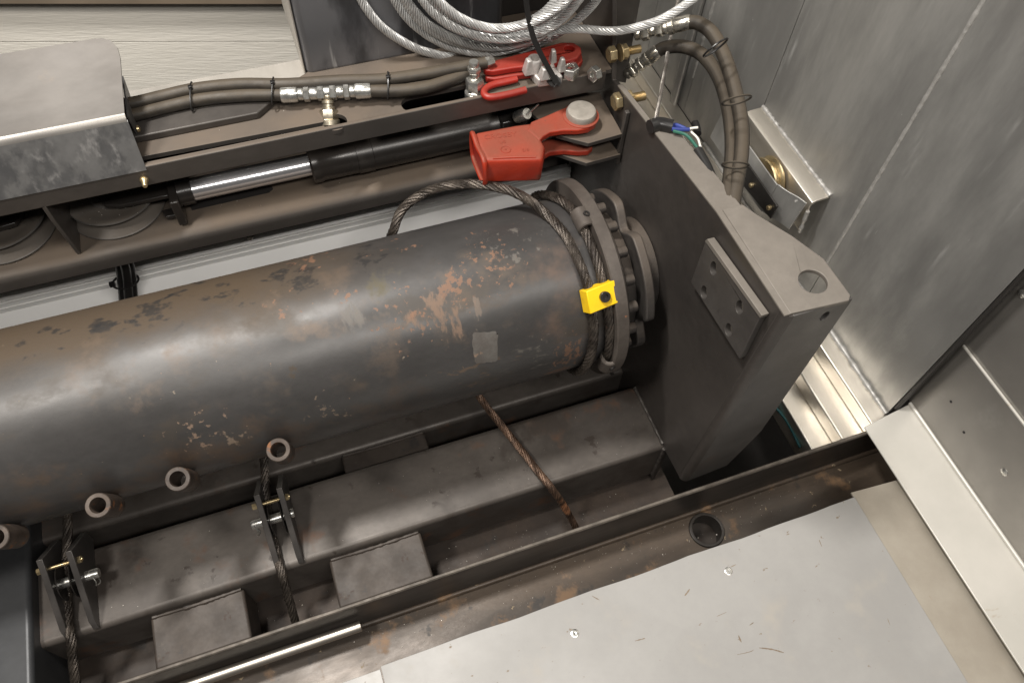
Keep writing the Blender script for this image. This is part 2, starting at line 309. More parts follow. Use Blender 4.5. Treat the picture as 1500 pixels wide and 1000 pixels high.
class MB:
    def __init__(s): s.v = []; s.f = []
    def add(s, vs, fs):
        o = len(s.v); s.v += [V(p) for p in vs]; s.f += [tuple(i + o for i in f) for f in fs]; return s
    def box(s, lo, hi):
        x0, y0, z0 = lo; x1, y1, z1 = hi
        vs = [(x0, y0, z0), (x1, y0, z0), (x1, y1, z0), (x0, y1, z0), (x0, y0, z1), (x1, y0, z1), (x1, y1, z1), (x0, y1, z1)]
        return s.add(vs, [(0, 3, 2, 1), (4, 5, 6, 7), (0, 1, 5, 4), (1, 2, 6, 5), (2, 3, 7, 6), (3, 0, 4, 7)])
    def prism(s, outer, ext, holes=()):
        loops = [[V(p) for p in outer]] + [[V(p) for p in h] for h in holes]
        flat = [p for l in loops for p in l]; n = len(flat); ext = V(ext)
        if len(loops) == 1: tris = [tuple(range(n))]
        else: tris = tessellate_polygon(loops)
        vs = flat + [p + ext for p in flat]
        fs = [tuple(t) for t in tris] + [tuple(i + n for i in reversed(t)) for t in tris]
        o = 0
        for l in loops:
            k = len(l)
            for i in range(k): fs.append((o + i, o + (i + 1) % k, n + o + (i + 1) % k, n + o + i))
            o += k
        return s.add(vs, fs)
    def tube(s, P, r, seg=12, closed=False, caps=True, r_list=None):
        P = [V(p) for p in P]
        T, U = frames(P, closed); vs = []; n = len(P)
        for i in range(n):
            w_ = T[i].cross(U[i]); rr = r_list[i] if r_list else r
            for k in range(seg):
                a = 2 * math.pi * k / seg; vs.append(P[i] + (U[i] * math.cos(a) + w_ * math.sin(a)) * rr)
        fs = []
        for i in range(n if closed else n - 1):
            j = (i + 1) % n
            for k in range(seg): fs.append((i * seg + k, i * seg + (k + 1) % seg, j * seg + (k + 1) % seg, j * seg + k))
        if caps and not closed: fs += [tuple(range(seg - 1, -1, -1)), tuple((n - 1) * seg + k for k in range(seg))]
        return s.add(vs, fs)
    def cyl(s, p0, p1, r, seg=24, r1=None):
        return s.tube([p0, p1], r, seg, r_list=[r, r if r1 is None else r1])
    def hexp(s, p0, p1, r): return s.cyl(p0, p1, r, 6)
    def lathe(s, prof, org, axis, seg=48, closed=False):
        """prof: (distance along the axis, radius)"""
        u, v, n = frame(axis); org = V(org); vs = []; m_ = len(prof)
        for (h, r) in prof:
            for k in range(seg):
                a = 2 * math.pi * k / seg; vs.append(org + n * h + (u * math.cos(a) + v * math.sin(a)) * r)
        fs = []
        for i in range(m_ if closed else m_ - 1):
            j = (i + 1) % m_
            for k in range(seg): fs.append((i * seg + k, i * seg + (k + 1) % seg, j * seg + (k + 1) % seg, j * seg + k))
        if not closed: fs += [tuple(range(seg)), tuple((m_ - 1) * seg + k for k in range(seg))]
        return s.add(vs, fs)
    def rope(s, P, R, strands=6, lay=None, step=0.004, seg=6, closed=False, fill=0.36):
        P = spline(P, step, closed=closed)
        P = [p + V((noise.noise(p * 60), noise.noise(p * 60 + V((9, 0, 0))), noise.noise(p * 60 + V((0, 9, 0))))) * R * .07 for p in P]
        T, U = frames(P, closed)
        lay = lay or R * 11; rs = R * fill; rh = R - rs
        L = [0]
        for a, b in zip(P, P[1:]): L.append(L[-1] + (b - a).length)
        if closed:
            tot = L[-1] + (P[0] - P[-1]).length
            lay = tot / max(1, round(tot / lay))
        for k in range(strands):
            Q = []
            for i, p in enumerate(P):
                a = 2 * math.pi * (k / strands + L[i] / lay); w_ = T[i].cross(U[i])
                Q.append(p + (U[i] * math.cos(a) + w_ * math.sin(a)) * rh)
            s.tube(Q, rs, seg, closed=closed, r_list=[rs * (1 + .12 * noise.noise(q * 150 + V((k * 7, 0, 0)))) for q in Q])
        s.tube(P, R * (0.5 if fill > .3 else .44), 6, closed=closed)
        return s
    def build(s, name, material, parent=None, loc=None, bevel=0.0, bseg=2, angle=38, recalc=True):
        me = bpy.data.meshes.new(name)
        if parent is not None: org = ORG[parent.name]
        elif loc is not None: org = V(loc)
        else:
            lo = V([min(p[i] for p in s.v) for i in range(3)]); hi = V([max(p[i] for p in s.v) for i in range(3)])
            org = V(((lo.x + hi.x) / 2, (lo.y + hi.y) / 2, lo.z))
        me.from_pydata([tuple(p - org) for p in s.v], [], s.f)
        if recalc:
            bm = bmesh.new(); bm.from_mesh(me); bmesh.ops.recalc_face_normals(bm, faces=bm.faces); bm.to_mesh(me); bm.free()
        me.polygons.foreach_set('use_smooth', [True] * len(me.polygons))
        me.set_sharp_from_angle(angle=math.radians(angle))
        me.materials.append(material)
        o = bpy.data.objects.new(name, me); COL.objects.link(o)
        ORG[o.name] = org
        if parent is not None: o.parent = parent
        else: o.location = org
        if bevel:
            b = o.modifiers.new('bevel', 'BEVEL'); b.width = bevel; b.segments = bseg; b.limit_method = 'ANGLE'; b.angle_limit = math.radians(38)
        return o
def thing(name, label, cat, loc, group=None):
    o = bpy.data.objects.new(name, None); COL.objects.link(o); o.location = V(loc); o.empty_display_size = 0.05
    ORG[o.name] = V(loc); o['label'] = label; o['category'] = cat
    if group: o['group'] = group
    return o
def tag(o, label, cat, group=None):
    o['label'] = label; o['category'] = cat
    if group: o['group'] = group
    return o
def structure(o): o['kind'] = 'structure'; return o
def copy_tree(o, delta, parent=None):
    c = o.copy(); COL.objects.link(c)
    if parent is None: c.location = o.location + V(delta)
    else: c.parent = parent
    for ch in list(o.children): copy_tree(ch, delta, c)
    return c
def circle(c, u, v, r, n=24, r2=None):
    c = V(c); u = V(u); v = V(v)
    return [c + u * (r * math.cos(2 * math.pi * i / n)) + v * ((r2 or r) * math.sin(2 * math.pi * i / n)) for i in range(n)]
def slot(x0, x1, y0, y1, z, n=8, left=True):
    r = (y1 - y0) / 2; yc = (y0 + y1) / 2
    P = [V((x1 - r + r * math.cos(a), yc + r * math.sin(a), z)) for a in [math.pi * (-0.5 + i / n) for i in range(n + 1)]]
    if left: P += [V((x0 + r + r * math.cos(a), yc + r * math.sin(a), z)) for a in [math.pi * (0.5 + i / n) for i in range(n + 1)]]
    else: P += [V((x0, y1, z)), V((x0, y0, z))]
    return P
X3, Y3, Z3 = V((1, 0, 0)), V((0, 1, 0)), V((0, 0, 1))

# ================================================================== SETTING
structure(MB().box((-3, -2, -1.16), (3, 3, -1.10)).build('floor', mat('dark_ground', (0.05, 0.045, 0.04), (0.04, 0.035, 0.03), (0.7, 0.9))))
structure(MB().box((-2.2, -0.337, -0.47), (0.135, 0.30, -0.445)).build('chassis_floor', M_floor))

# siding of the building behind: lapped white boards
sd = thing('siding_wall', 'white wood-grained lap siding of the building behind the machine', 'wall', at(200, 60, Y=1.0) - V((0, 0, .6)))
dr = V((0.959, -0.283, 0)); nr = V((-0.283, -0.959, 0))
c0 = at(210, 60, Y=1.0)
def hz(px): # height on the siding plane
    return at_plane(210, px, c0, nr).z
zs = [hz(145) - .0, hz(60), hz(-5)]
hgt = zs[0] - zs[1]
zz = [zs[1] + hgt * 2.2, zs[1] + hgt * 1.1, zs[1], zs[2]]
zz = sorted([zs[1] - abs(hgt) * k for k in range(9, 0, -1)] + [zs[1], zs[2]])
for a, b in zip(zz, zz[1:]):
    base = V((c0.x, c0.y, 0))
    p = [base + dr * -2.2 + V((0, 0, a)) + nr * 0.0040, base + dr * 0.80 + V((0, 0, a)) + nr * 0.0040,
         base + dr * 0.80 + V((0, 0, b)) + nr * 0.003, base + dr * -2.2 + V((0, 0, b)) + nr * 0.003]
    MB().prism(p, nr * -0.02).build('plank', M_siding, sd, bevel=0.002)
b = zz[-1]
base = V((c0.x, c0.y, 0))
MB().prism([base + dr * -2.2 + V((0, 0, b)) + nr * .03, base + dr * 0.80 + V((0, 0, b)) + nr * .03, base + dr * 0.80 + V((0, 0, b + .10)) + nr * .03, base + dr * -2.2 + V((0, 0, b + .10)) + nr * .03], nr * -.05).build('trim_board', M_trim, sd, bevel=0.002)

ZL = -0.30; yL = -0.341; ZB = -0.425
# aluminium side wall
XW = 0.57
yw0 = at(1410, 489, X=XW).y
wall = thing('side_wall', 'tall scuffed aluminium sheet wall with vertical weld seams on the right', 'wall', (XW, 0.2, -0.29))
ZW = (at(1220, 490, X=XW).z + at(1300, 605, X=XW).z) / 2
seams = [yw0, at(1340, 170, X=XW).y, at(1146, 85, X=XW).y, at(1022, 90, X=XW).y]
for i, (a, b) in enumerate(zip(seams, seams[1:])):
    MB().box((XW, a + .0008, ZW), (XW + .006, b - .0008, 1.3)).build('panel', M_alu, wall, bevel=0.0006)
MB().box((XW, seams[-1], ZW), (XW + .006, 1.3, 1.3)).build('panel', M_alu, wall)
def bead(P, r, amp, name, parent, step=0.006, flat=1.0):
    P = spline(P, step)
    rl = [r * (1 + amp * 1.6 * (noise.noise(p * 160) + .6 * noise.noise(p * 45))) for i, p in enumerate(P)]
    return MB().tube(P, r, 7, r_list=rl).build(name, M_weld, parent, angle=60)
bead([(XW, seams[1], -.18), (XW, seams[1], .5), (XW, seams[1], 1.2)], .0040, .2, 'weld_seam', wall)
bead([(XW, seams[3], -.18), (XW, seams[3], .5), (XW, seams[3], 1.2)], .0042, .4, 'weld_seam', wall)
ya = at(985, 140, X=XW).y
bead([(XW, ya, -.3), (XW, ya, .5), (XW, ya, 1.2)], .0040, .45, 'weld_seam', wall)
MB().box((0.13, .86, -1.0), (XW - .001, .866, 1.3)).build('return_panel', M_alu, wall)
# corner post between the two seams
yb0, yb1 = seams[3] + .02, ya - .012
MB().box((XW - .016, yb0 + .01, -0.3), (XW - .0005, yb1, 1.3)).build('corner_post', M_alu, wall, bevel=0.008, bseg=4)
# dark strip put in for the shaded gap at its front edge
MB().box((XW - .001, yw0 - .007, -0.262), (XW + .010, yw0 - .001, 1.3)).build('gap_shade_strip', M_gap_shade, wall, bevel=0.002)
# stepped sill at its foot
fz = [(ZW, 1202, 507), (ZW - .04, 1174, 548), (ZW - .08, 1147, 588)]
xs = [XW] + [at(px, py, Z=z).x for z, px, py in fz]
for k, (z, px, py) in enumerate(fz):
    x1, x0 = (xs[k] - .0005 if k == 0 else xs[k]), xs[k + 1]
    MB().box((x0, yL + .005, z - .0395 - .03 * (k == 2)), (x1 + .0115 * (k > 0), 1.2, z)).build('sill_step', M_angle, wall, bevel=0.003)
bead([(XW - .003, yw0, ZW + .002), (XW - .003, -.1, ZW + .002), (XW - .003, .5, ZW + .002)], .006, .35, 'weld_seam', wall)

# (panel meets the sill here)
# stainless corner panel on the far right
xl0 = at(1266, 625, Z=-0.262).x; yl = at(1266, 625, Z=-0.262).y
xl1 = at(1332, 590, Z=-0.262).x
corner = thing('stainless_panel', 'bent stainless panel with rivets and a pale ledge beside the deck', 'panel', (xl0, -0.7, -0.262))
MB().prism([(xl0, yl, -.266), (xl1 + .004, yl + .016, -.266), (xl1 + .004, -1.5, -.266), (xl0, -1.5, -.266)], (0, 0, .004)).build('ledge', M_ledge, corner, bevel=0.0012)
zc = at(1452, 562, X=xl1).z
y1 = yl + .02
MB().box((xl1, -1.5, -.262), (xl1 + .003, y1, zc)).build('lower_panel', M_stain, corner, bevel=0.001)
MB().box((xl1 + .0034, -1.5, -.262), (xl1 + .006, y1 + .05, 1.0)).build('upper_panel', M_stain, corner, bevel=0.0008)
MB().box((xl1 - .0012, -1.5, zc + .0002), (xl1 + .0033, y1, zc + .0042)).build('panel_edge', M_ledge, corner, bevel=.0008)
MB().cyl((xl1 - .0015, -1.5, -.2585), (xl1 - .0015, y1 - .004, -.2585), .004, 10).build('bend', M_ledge, corner)
for q in [(1471, 691), (1497, 430)]:
    p = at(*q, X=xl1)
    MB().lathe([(0, .0075), (.001, .0075), (.0025, .0045), (.0035, .0015)], p, (-1, 0, 0), 16).build('rivet', M_zinc, corner)
for q in [(1393, 588), (1412, 633)]:
    p = at(*q, X=xl1); MB().cyl(p + V((-.0006, 0, 0)), p + V((.002, 0, 0)), .0028, 12).build('drill_hole', M_void, corner)

# deck
ZD = -0.28
dk = thing('deck_plate', 'wide pale grey deck sheet with two rivets at the lower right', 'deck plate', at(1000, 920, Z=ZD))
yd = at(1100, 782, Z=ZD).y; xd = at(1254, 731, Z=ZD).x; xd0 = at(560, 985, Z=ZD).x
edge = []
N_ = 34
for i in range(N_ + 1):
    x = xd0 + (xd - xd0) * i / N_
    edge.append(V((x, yd + .0022 * noise.noise(V((x * 9, 0, 0))) + .0012 * noise.noise(V((x * 60, 1, 0))), ZD - .004)))
MB().prism(edge + [V((xd, -1.5, ZD - .004)), V((xd0, -1.5, ZD - .004))], (0, 0, .004)).build('sheet', M_deck, dk, bevel=0.0006)
for q in [(842, 927), (1067, 836)]:
    p = at(*q, Z=ZD)
    MB().lathe([(-.001, .0078), (.0012, .0072), (.0024, .004), (.0018, .002), (.0015, .0005)], p, Z3, 18).build('rivet', M_zinc, dk)
for q in [(842, 955), (1085, 826)]:
    pass
tag(MB().prism([(-1.2, yd - .004, ZD - .0075), (xd0 - .002, yd - .004, ZD - .0075), (xd0 - .002, -1.5, ZD - .0075), (-1.2, -1.5, ZD - .0075)], (0, 0, .004)).build('deck_plate', M_deck, bevel=.0006),
    'small corner of a pale deck sheet at the bottom edge, left of the riveted one', 'deck plate')
p1 = at(1307, 703, Z=ZD - .006)
tag(MB().prism([(xd + .0015, yd + .012, ZD - .010), (xl0 + .03, yd + .004, ZD - .010), (xl0 + .03, -1.5, ZD - .010), (xd + .0015, -1.5, ZD - .010)], (0, 0, .005)).build('deck_strip', M_strip, bevel=0.0008),
    'narrow tan stained strip between the deck sheet and the pale ledge', 'metal strip')

M_scuff = mat('brown_scuff', (0.25, 0.195, 0.135), (0.18, 0.135, 0.095), (0.6, 0.8))
def smear(px, wd):
    P = spline([at(x, y, Z=ZD + .0003) for x, y in px], .002); T, U = frames(P)
    vs = []; fs = []
    for i, p in enumerate(P):
        sd_ = T[i].cross(Z3).normalized(); k = i / max(1, len(P) - 1)
        h_ = wd * (math.sin(math.pi * (.08 + .84 * k)) ** .5) * (.55 + .9 * abs(noise.noise(p * 220)))
        vs += [p + sd_ * h_, p - sd_ * h_ * (.4 + abs(noise.noise(p * 310)))]
    fs = [(2 * i, 2 * i + 1, 2 * i + 3, 2 * i + 2) for i in range(len(P) - 1)]
    mb = MB(); mb.add(vs, fs); mb.build('scuff_mark', M_scuff, dk)
for px_, wd_ in [([(1080, 958), (1098, 954), (1104, 951)], .0008), ([(1112, 948), (1130, 950), (1148, 955)], .0016), ([(1082, 930), (1086, 940)], .0022), ([(1003, 872), (1010, 862)], .0022),
                 ([(1050, 902), (1064, 896)], .0008), ([(867, 872), (878, 878)], .0012), ([(1098, 915), (1104, 911)], .0010), ([(930, 938), (945, 934)], .0012), ([(1200, 790), (1204, 800)], .0010), ([(1070, 830), (1078, 826)], .0014), ([(1300, 905), (1304, 915)], .0009)]:
    smear(px_, wd_)
# trough (channel) along the deck
xT = at(1300, 700, Z=ZB).x + .02
tr = thing('drain_channel', 'grimy dark steel channel running along the deck edge with a round drain hole', 'channel', (-0.3, yL - .06, ZB))
MB().box((-2.0, yL - .004, ZB - .004), (xT + .09, yL + .004, ZL)).build('rear_wall', M_lip, tr, bevel=0.001)
ptop = [V((x, yL, ZL + .0008)) for x in np.linspace(-2.0, xT + .09, 60)]
MB().tube(ptop, .0042, 6, r_list=[.0040 + .0006 * noise.noise(p * 40) for p in ptop]).build('lip_edge', M_lipedge, tr)
hc = at(1035, 776, Z=ZB); hr = 0.031
bot = MB().prism([(-2.0, yL - .0035, ZB), (xT, yL - .0035, ZB), (xT, yL - .20, ZB), (-2.0, yL - .20, ZB)], (0, 0, -.006), [circle(hc, X3, Y3, hr, 32)]).build('channel_base', M_trough, tr)
MB().tube([(-2.0, yL - .006, ZB + .003), (xT, yL - .006, ZB + .003)], .006, 10).build('fillet', M_trough, tr)
MB().box((xT, yL - .20, ZB - .004), (xT + .006, yL - .0045, ZL + .002)).build('end_wall', M_lip, tr, bevel=.001)
MB().lathe([(.001, hr + .006), (.004, hr + .0045), (.004, hr - .001), (-.04, hr - .001), (-.04, hr + .002), (-.002, hr + .002)], hc, Z3, 36, closed=True).build('hole_collar', M_lip, tr, bevel=.0005)
MB().box((hc.x - .09, hc.y - .09, ZB - .06), (hc.x + .09, hc.y + .09, ZB - .055)).build('under_plate', M_foot, tr)
r0 = at(529, 916, Z=-.37); 
tag(MB().lathe([(0, .0082), (.0008, .0094), (1.3, .0094)], r0, (-1, 0, 0), 20).build('polished_rod', M_polished), 'shiny round steel rod lying in the channel at the lower left', 'rod')

# ================================================================== FRAME UNDER THE DRUM
ZBM = -0.285
def tube_beam(name, lo, hi, r, material, label, cat):
    m_ = MB().box(lo, hi).build(name, material, bevel=r, bseg=5)
    return tag(m_, label, cat)
tube_beam('steel_beam', (-1.075, -0.245, -0.42), (0.106, -0.098, ZBM), 0.011, M_beam, 'long square steel tube lying below the drum, nearest the deck', 'beam')
tube_beam('steel_beam', (-1.075, -0.052, -0.44), (0.106, 0.10, -0.305), 0.010, M_beam, 'second square steel tube behind the front one in deep shade under the drum', 'beam')
tube_beam('cross_beam', (-1.22, -0.60, -0.42), (-1.047, 0.30, -0.255), 0.009, mat('blue_grey_steel', (0.052, 0.0535, 0.056), (0.037, 0.038, 0.04), (0.38, 0.5), 0.3, 5, fine=.25, spots=[(WHT, 120, .8, .02, .8)]), 'bluish steel tube end running away at the lower left corner', 'beam')
def block(name, px, z, label, y0, y1, group=None, h=.10):
    xa, xb = [at(*q, Z=z).x for q in px]
    o = tag(MB().box((xa, y0, z - h), (xb, y1, z)).build(name, M_foot, bevel=.005, bseg=4), label, 'block')
    P = spline([(xa + .004, y1 - .001, z + .001), ((xa + xb) / 2, y1 - .003, z + .0015), (xb - .004, y1 - .001, z + .001)], .005)
    MB().tube(P, .003, 7, r_list=[.0034 * (1 + .8 * noise.noise(p * 130)) for p in P]).build('weld_bead', M_foot, o)
    return o
block('spacer_block', [(222, 925), (360, 880)], -.31, 'steel spacer block left of the foot of the hanging cable, nearest the rod', yL + .005, -.2455)
block('spacer_block', [(488, 850), (622, 800)], -.31, 'steel spacer block in the middle between front beam and channel lip', yL + .005, -.2455)
block('spacer_block', [(500, 672), (622, 635)], -.31, 'dark steel spacer block wedged between the two beams under the drum', -.0975, -.0525, h=.13)
for (pa, pb) in [((225, 917), (340, 858)), ((486, 838), (607, 785))]:
    pass
def weldline(P, r, name, label, material):
    P = spline(P, .006)
    return tag(MB().tube(P, r, 7, r_list=[r * (1 + .35 * noise.noise(p * 120)) for p in P]).build(name, material), label, 'weld')

# ================================================================== END BRACKET
PX = 0.1
br = thing('end_bracket', 'dark steel end bracket carrying the drum hub, with pale top cap', 'bracket', (PX, -0.1, -0.42))
def pl(x, y, X=PX): return at(x, y, X=X)
top1 = V((PX, -.148, .2915)); top2 = V((PX, .185, .25))
def fy(z): return -.3385 + (.2905 - z) * .0275
side = [V((PX, fy(.2905) + .013, .2935)), top1, top2, V((PX, .206, .2435)), V((PX, .2465, .355)), V((PX, .30, .50)), V((PX, .46, .50)), V((PX, .46, -.44)), V((PX, -.25, -.44)), V((PX, -.25, -.292)), V((PX, fy(-.286) + .013, -.286))]
MB().prism(side, (.008, 0, 0)).build('side_plate', M_plate, br, bevel=0.0012)
MB().prism([V((PX - .0004, -.3355, .2938)), V((PX - .0004, -.148, .2919)), V((PX - .0004, .185, .2504)), V((PX - .0004, .185, .2478)), V((PX - .0004, -.148, .2893)), V((PX - .0004, -.3355, .2912))], (.0088, 0, 0)).build('cut_edge', M_cap, br)
pn = (top2 - top1).cross(X3).normalized()
capx = [(1151, 461), (1244, 440), (1246, 432), (1207, 379), (1160, 345), (1112, 316), (1082, 288)]
cp = [at(x, y, Z=.294) for x, y in capx]
yc_ = top1.y
hole = circle(at(1191, 412, Z=.294), X3, Y3, .0195, 28)
capo = [V((PX + .0085, cp[0].y, .294))] + cp[1:6] + [V((cp[5].x - .012, yc_, .294)), V((PX + .0085, yc_, .294))]
MB().prism(capo, (0, 0, -.007), [hole]).build('top_cap', M_cap, br, bevel=0.001)
strip = [V((PX + .0085, yc_ + .0005, .290)), V((cp[5].x - .012, yc_ + .0005, .290))] + [at_plane(x, y, top1 - V((0, 0, .002)), pn) for x, y in [(1040, 245), (1000, 200), (975, 178)]] + [V((PX + .0085, .055, .2645))]
MB().prism(strip, (0, 0, -.006)).build('cap_strip', M_cap, br, bevel=0.0008)
xr = at(1245, 440, Y=-.336).x
fh = at(1208, 463, Y=-.3378)
fr = [V((a, fy(b), b)) for a, b in [(PX + .013, .2905), (xr, .2905), (xr + .015, -.13), (xr - .01, -.272), (PX + .013, -.287)]]
fold = []
for z in (.2905, -.287):
    oc = [V((PX + .013 - .013 * math.cos(k * math.pi / 16), fy(z) + .013 - .013 * math.sin(k * math.pi / 16), z)) for k in range(9)]
    ic = [V((PX + .013 - .006 * math.cos(k * math.pi / 16), fy(z) + .013 - .006 * math.sin(k * math.pi / 16), z)) for k in range(8, -1, -1)]
    fold.append(oc + ic)
nf_ = len(fold[0]); mbf = MB()
mbf.add(fold[0] + fold[1], [tuple(range(nf_)), tuple(range(2 * nf_ - 1, nf_ - 1, -1))] + [(i, (i + 1) % nf_, nf_ + (i + 1) % nf_, nf_ + i) for i in range(nf_)])
mbf.build('corner_fold', M_plate, br)
MB().prism(fr, (0, .0075, 0), [circle(fh, X3, Z3, .0062, 16, .010)]).build('front_plate', mat('front_plate_steel', (0.115, 0.108, 0.102), (0.07, 0.065, 0.061), (0.36, 0.5), 0.4, 4, bump=0.04, bscale=140, fine=0.2, spots=[((0.1, 0.07, 0.05), 7, 0.6, 0.2, 0.6)]), br, bevel=0.0008)
pp = [at(x, y, X=PX - .0105) for x, y in [(1033, 355), (1012, 413), (1083, 525), (1113, 465)]]
ph = [circle(at(x, y, X=PX - .0105), Y3, Z3, .0086, 18, .0122) for x, y in [(1045, 393), (1031, 428), (1083, 450), (1067, 483)]]
MB().prism(pp, (.010, 0, 0), ph).build('bolt_pad', M_pad, br, bevel=0.001)
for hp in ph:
    MB().prism([V((PX - .0004, q.y, q.z)) for q in hp], (-.0006, 0, 0)).build('lit_hole_disc', M_cap, br)  # pale discs: light on the hole walls put into the colour
MB().prism([at(x, y, X=PX - .0125) for x, y in [(1032, 353), (1036, 350), (1116, 462), (1113, 466)]], (.0115, 0, 0)).build('pad_edge', M_cap, br, bevel=0.0008)
# rear gusset with the bulkhead fittings and a dark sheet added for the shaded void behind
MB().prism([at(x, y, Y=.252) for x, y in [(899, 119), (899, -30), (944, -30), (930, 44), (917, 122)]], (0, .008, 0)).build('gusset', M_steel, br, bevel=0.001)
MB().box((-.06, .40, .20), (PX - .001, .408, .6)).build('dark_backing', M_void, br)
def wbead(P, r, par):
    P = spline(P, .005)
    MB().tube(P, r, 7, r_list=[r * (1 + .6 * noise.noise(p * 150)) for p in P]).build('weld_bead', M_steel, par, angle=60)
wbead([(PX - .001, -.238, -.284), (PX - .001, -.17, -.2835), (PX - .001, -.105, -.284)], .0042, br)
wbead([(PX - .001, -.2455, -.29), (PX - .001, -.246, -.35), (PX - .001, -.246, -.41)], .0042, br)
# flag tab under the flange
MB().prism([at(x, y, Y=-.05) for x, y in [(893, 545), (911, 552), (918, 562), (914, 568), (900, 560)]], (0, .012, 0)).build('tab', M_steel, br, bevel=.001)
def bolt(name, p, r, label, head=.012, shank=.034, material=M_yzinc, hang=.0):
    t = thing(name, label, 'bolt', p)
    p = V(p)
    MB().lathe([(0, r * .62), (0, r * 1.0), (head * .8, r * 1.0), (head, r * .85)], p, (-1, 0, 0), 6).build('head', material, t, bevel=.0008)
    MB().lathe([(0, r * 1.05), (.002, r * 1.05)], p + V((.0085, 0, 0)), X3, 20).build('washer', material, t)
    MB().hexp(p + V((.0105, 0, 0)), p + V((.0215, 0, 0)), r * .95).build('nut', material, t, bevel=.0008)
    prof = []
    for k in range(14): prof += [(.0215 + k * .0018, r * .52), (.0215 + k * .0018 + .0009, r * .46)]
    MB().lathe(prof, p, X3, 14).build('thread', material, t)
    return t
bolt('hex_bolt', at(908, 148, X=PX - .001), .0155, 'large yellow zinc hex bolt through the bracket beside the red fork')
bolt('hex_bolt', at(876, 84, X=PX - .03) + V((.03, 0, .0)), .0135, 'yellow zinc bolt through the bracket behind the red flat bar')
t = thing('hex_nut', 'loose silver hex nut on edge beside the upper brass bolt', 'nut', at(874, 104, Z=.26))
p = at(875, 107, Z=.274); MB().lathe([(0, .005), (0, .0130), (.012, .0130), (.012, .005)], p, (-.9, -.3, .1), 6, closed=True).build('body', M_zinc, t, bevel=.0008)

# ================================================================== DRUM
dm = thing('winch_drum', 'large worn dark steel winch drum with rust scuffs and an end flange', 'winch drum', (0, 0, -0.15))
MB().lathe([(-1.9, .15), (-.0225, .15)], (0, 0, 0), X3, 128).build('shell', M_drum, dm)
MB().lathe([(-.0225, .05), (-.0225, .1745), (-.0205, .1765), (-.002, .1765), (0, .1745), (0, .05)], (0, 0, 0), X3, 96, closed=True).build('flange', M_flange, dm)
MB().lathe([(.0002, .150), (.011, .150), (.013, .147), (.013, .122), (.034, .116), (.043, .112), (.043, .085), (.0995, .085)], (0, 0, 0), X3, 64).build('hub', M_hub, dm, bevel=.001)
def lobe(th, R=.145, r=.112):
    ph_ = ((math.degrees(th) - 137) + 45) % 90 - 45
    k = min(max((45 - abs(ph_)) / 17, 0), 1); k = k * k * (3 - 2 * k)
    return r + (R - r) * k
ol = [V((.044, lobe(2 * math.pi * i / 160) * math.cos(2 * math.pi * i / 160), lobe(2 * math.pi * i / 160) * math.sin(2 * math.pi * i / 160))) for i in range(160)]
MB().prism(ol, (.017, 0, 0)).build('hub_lobe_plate', M_hub, dm, bevel=.003, bseg=3)
for k in range(18):
    a = math.radians(114 + 20 * k)
    c = V((.013, .135 * math.cos(a), .135 * math.sin(a)))
    MB().lathe([(.0003, .0095), (.016, .0095), (.0175, .0088), (.0175, .005), (.011, .0045)], c, X3, 16).build('hub_bolt', M_hub, dm, bevel=.0004)
# lugs
for q in [(410, 660), (265, 702), (150, 740), (3, 786)]:
    c = on_drum(*q, r=.178)
    ax = V((0, -.36, .93)).normalized()
    MB().lathe([(-.045, .0175), (.018, .0175), (.0192, .0165), (.0192, .0115), (.018, .0108), (-.045, .0108)], c, ax, 28, closed=True).build('lug', M_lug, dm)
gp_ = []
nu, nv = 12, 12
mbp = MB(); vs = []
for i in range(nu + 1):
    for j in range(nv + 1):
        a = i / nu; b_ = j / nv
        px = 691 + (729 - 691) * a + 5 * (1 - b_) * 0 + (4 * b_ if a < .5 else 0); py = 487 + (532 - 487) * b_ - 2 * a
        if i in (0, nu): px += 2.0 * noise.noise(V((b_ * 4, i, 0)))
        if j in (0, nv): py += 2.4 * noise.noise(V((a * 4, 9 + j, 0))) + (5 if i in (0, nu) else 0) * (1 if j == 0 else -.6)
        vs.append(on_drum(px, py, .1504))
fs = [(i * (nv + 1) + j, (i + 1) * (nv + 1) + j, (i + 1) * (nv + 1) + j + 1, i * (nv + 1) + j + 1) for i in range(nu) for j in range(nv)]
mbp.add(vs, fs); mbp.build('worn_patch', mat('bare_primer', (0.145, 0.135, 0.123), (0.105, 0.092, 0.083), (0.4, 0.55), 0.2, 30, fine=0.25, spots=[((0.28, 0.18, 0.12), 40, .62, .1, .7)]), dm)
# rope anchors on the drum end
def anchor(q, name_r=.164):
    c = on_drum(*q, r=.160)
    rad = V((0, c.y, c.z)).normalized(); tan = V((0, -rad.z, rad.y))
    c = rad * .1615 + V((c.x, 0, 0))
    o = MB().lathe([(-.019, .0135), (-.017, .0155), (.017, .0155), (.019, .0135), (.019, .0098), (-.019, .0098)], c, tan, 24, closed=True).build('rope_anchor', M_flange, dm)
    MB().lathe([(0, .0055), (.0175, .0055), (.0175, .003), (.013, .0028)], c, (rad + V((.25, 0, 0))).normalized(), 12).build('set_screw', M_void, o)
anchor((854, 324)); anchor((889, 527))
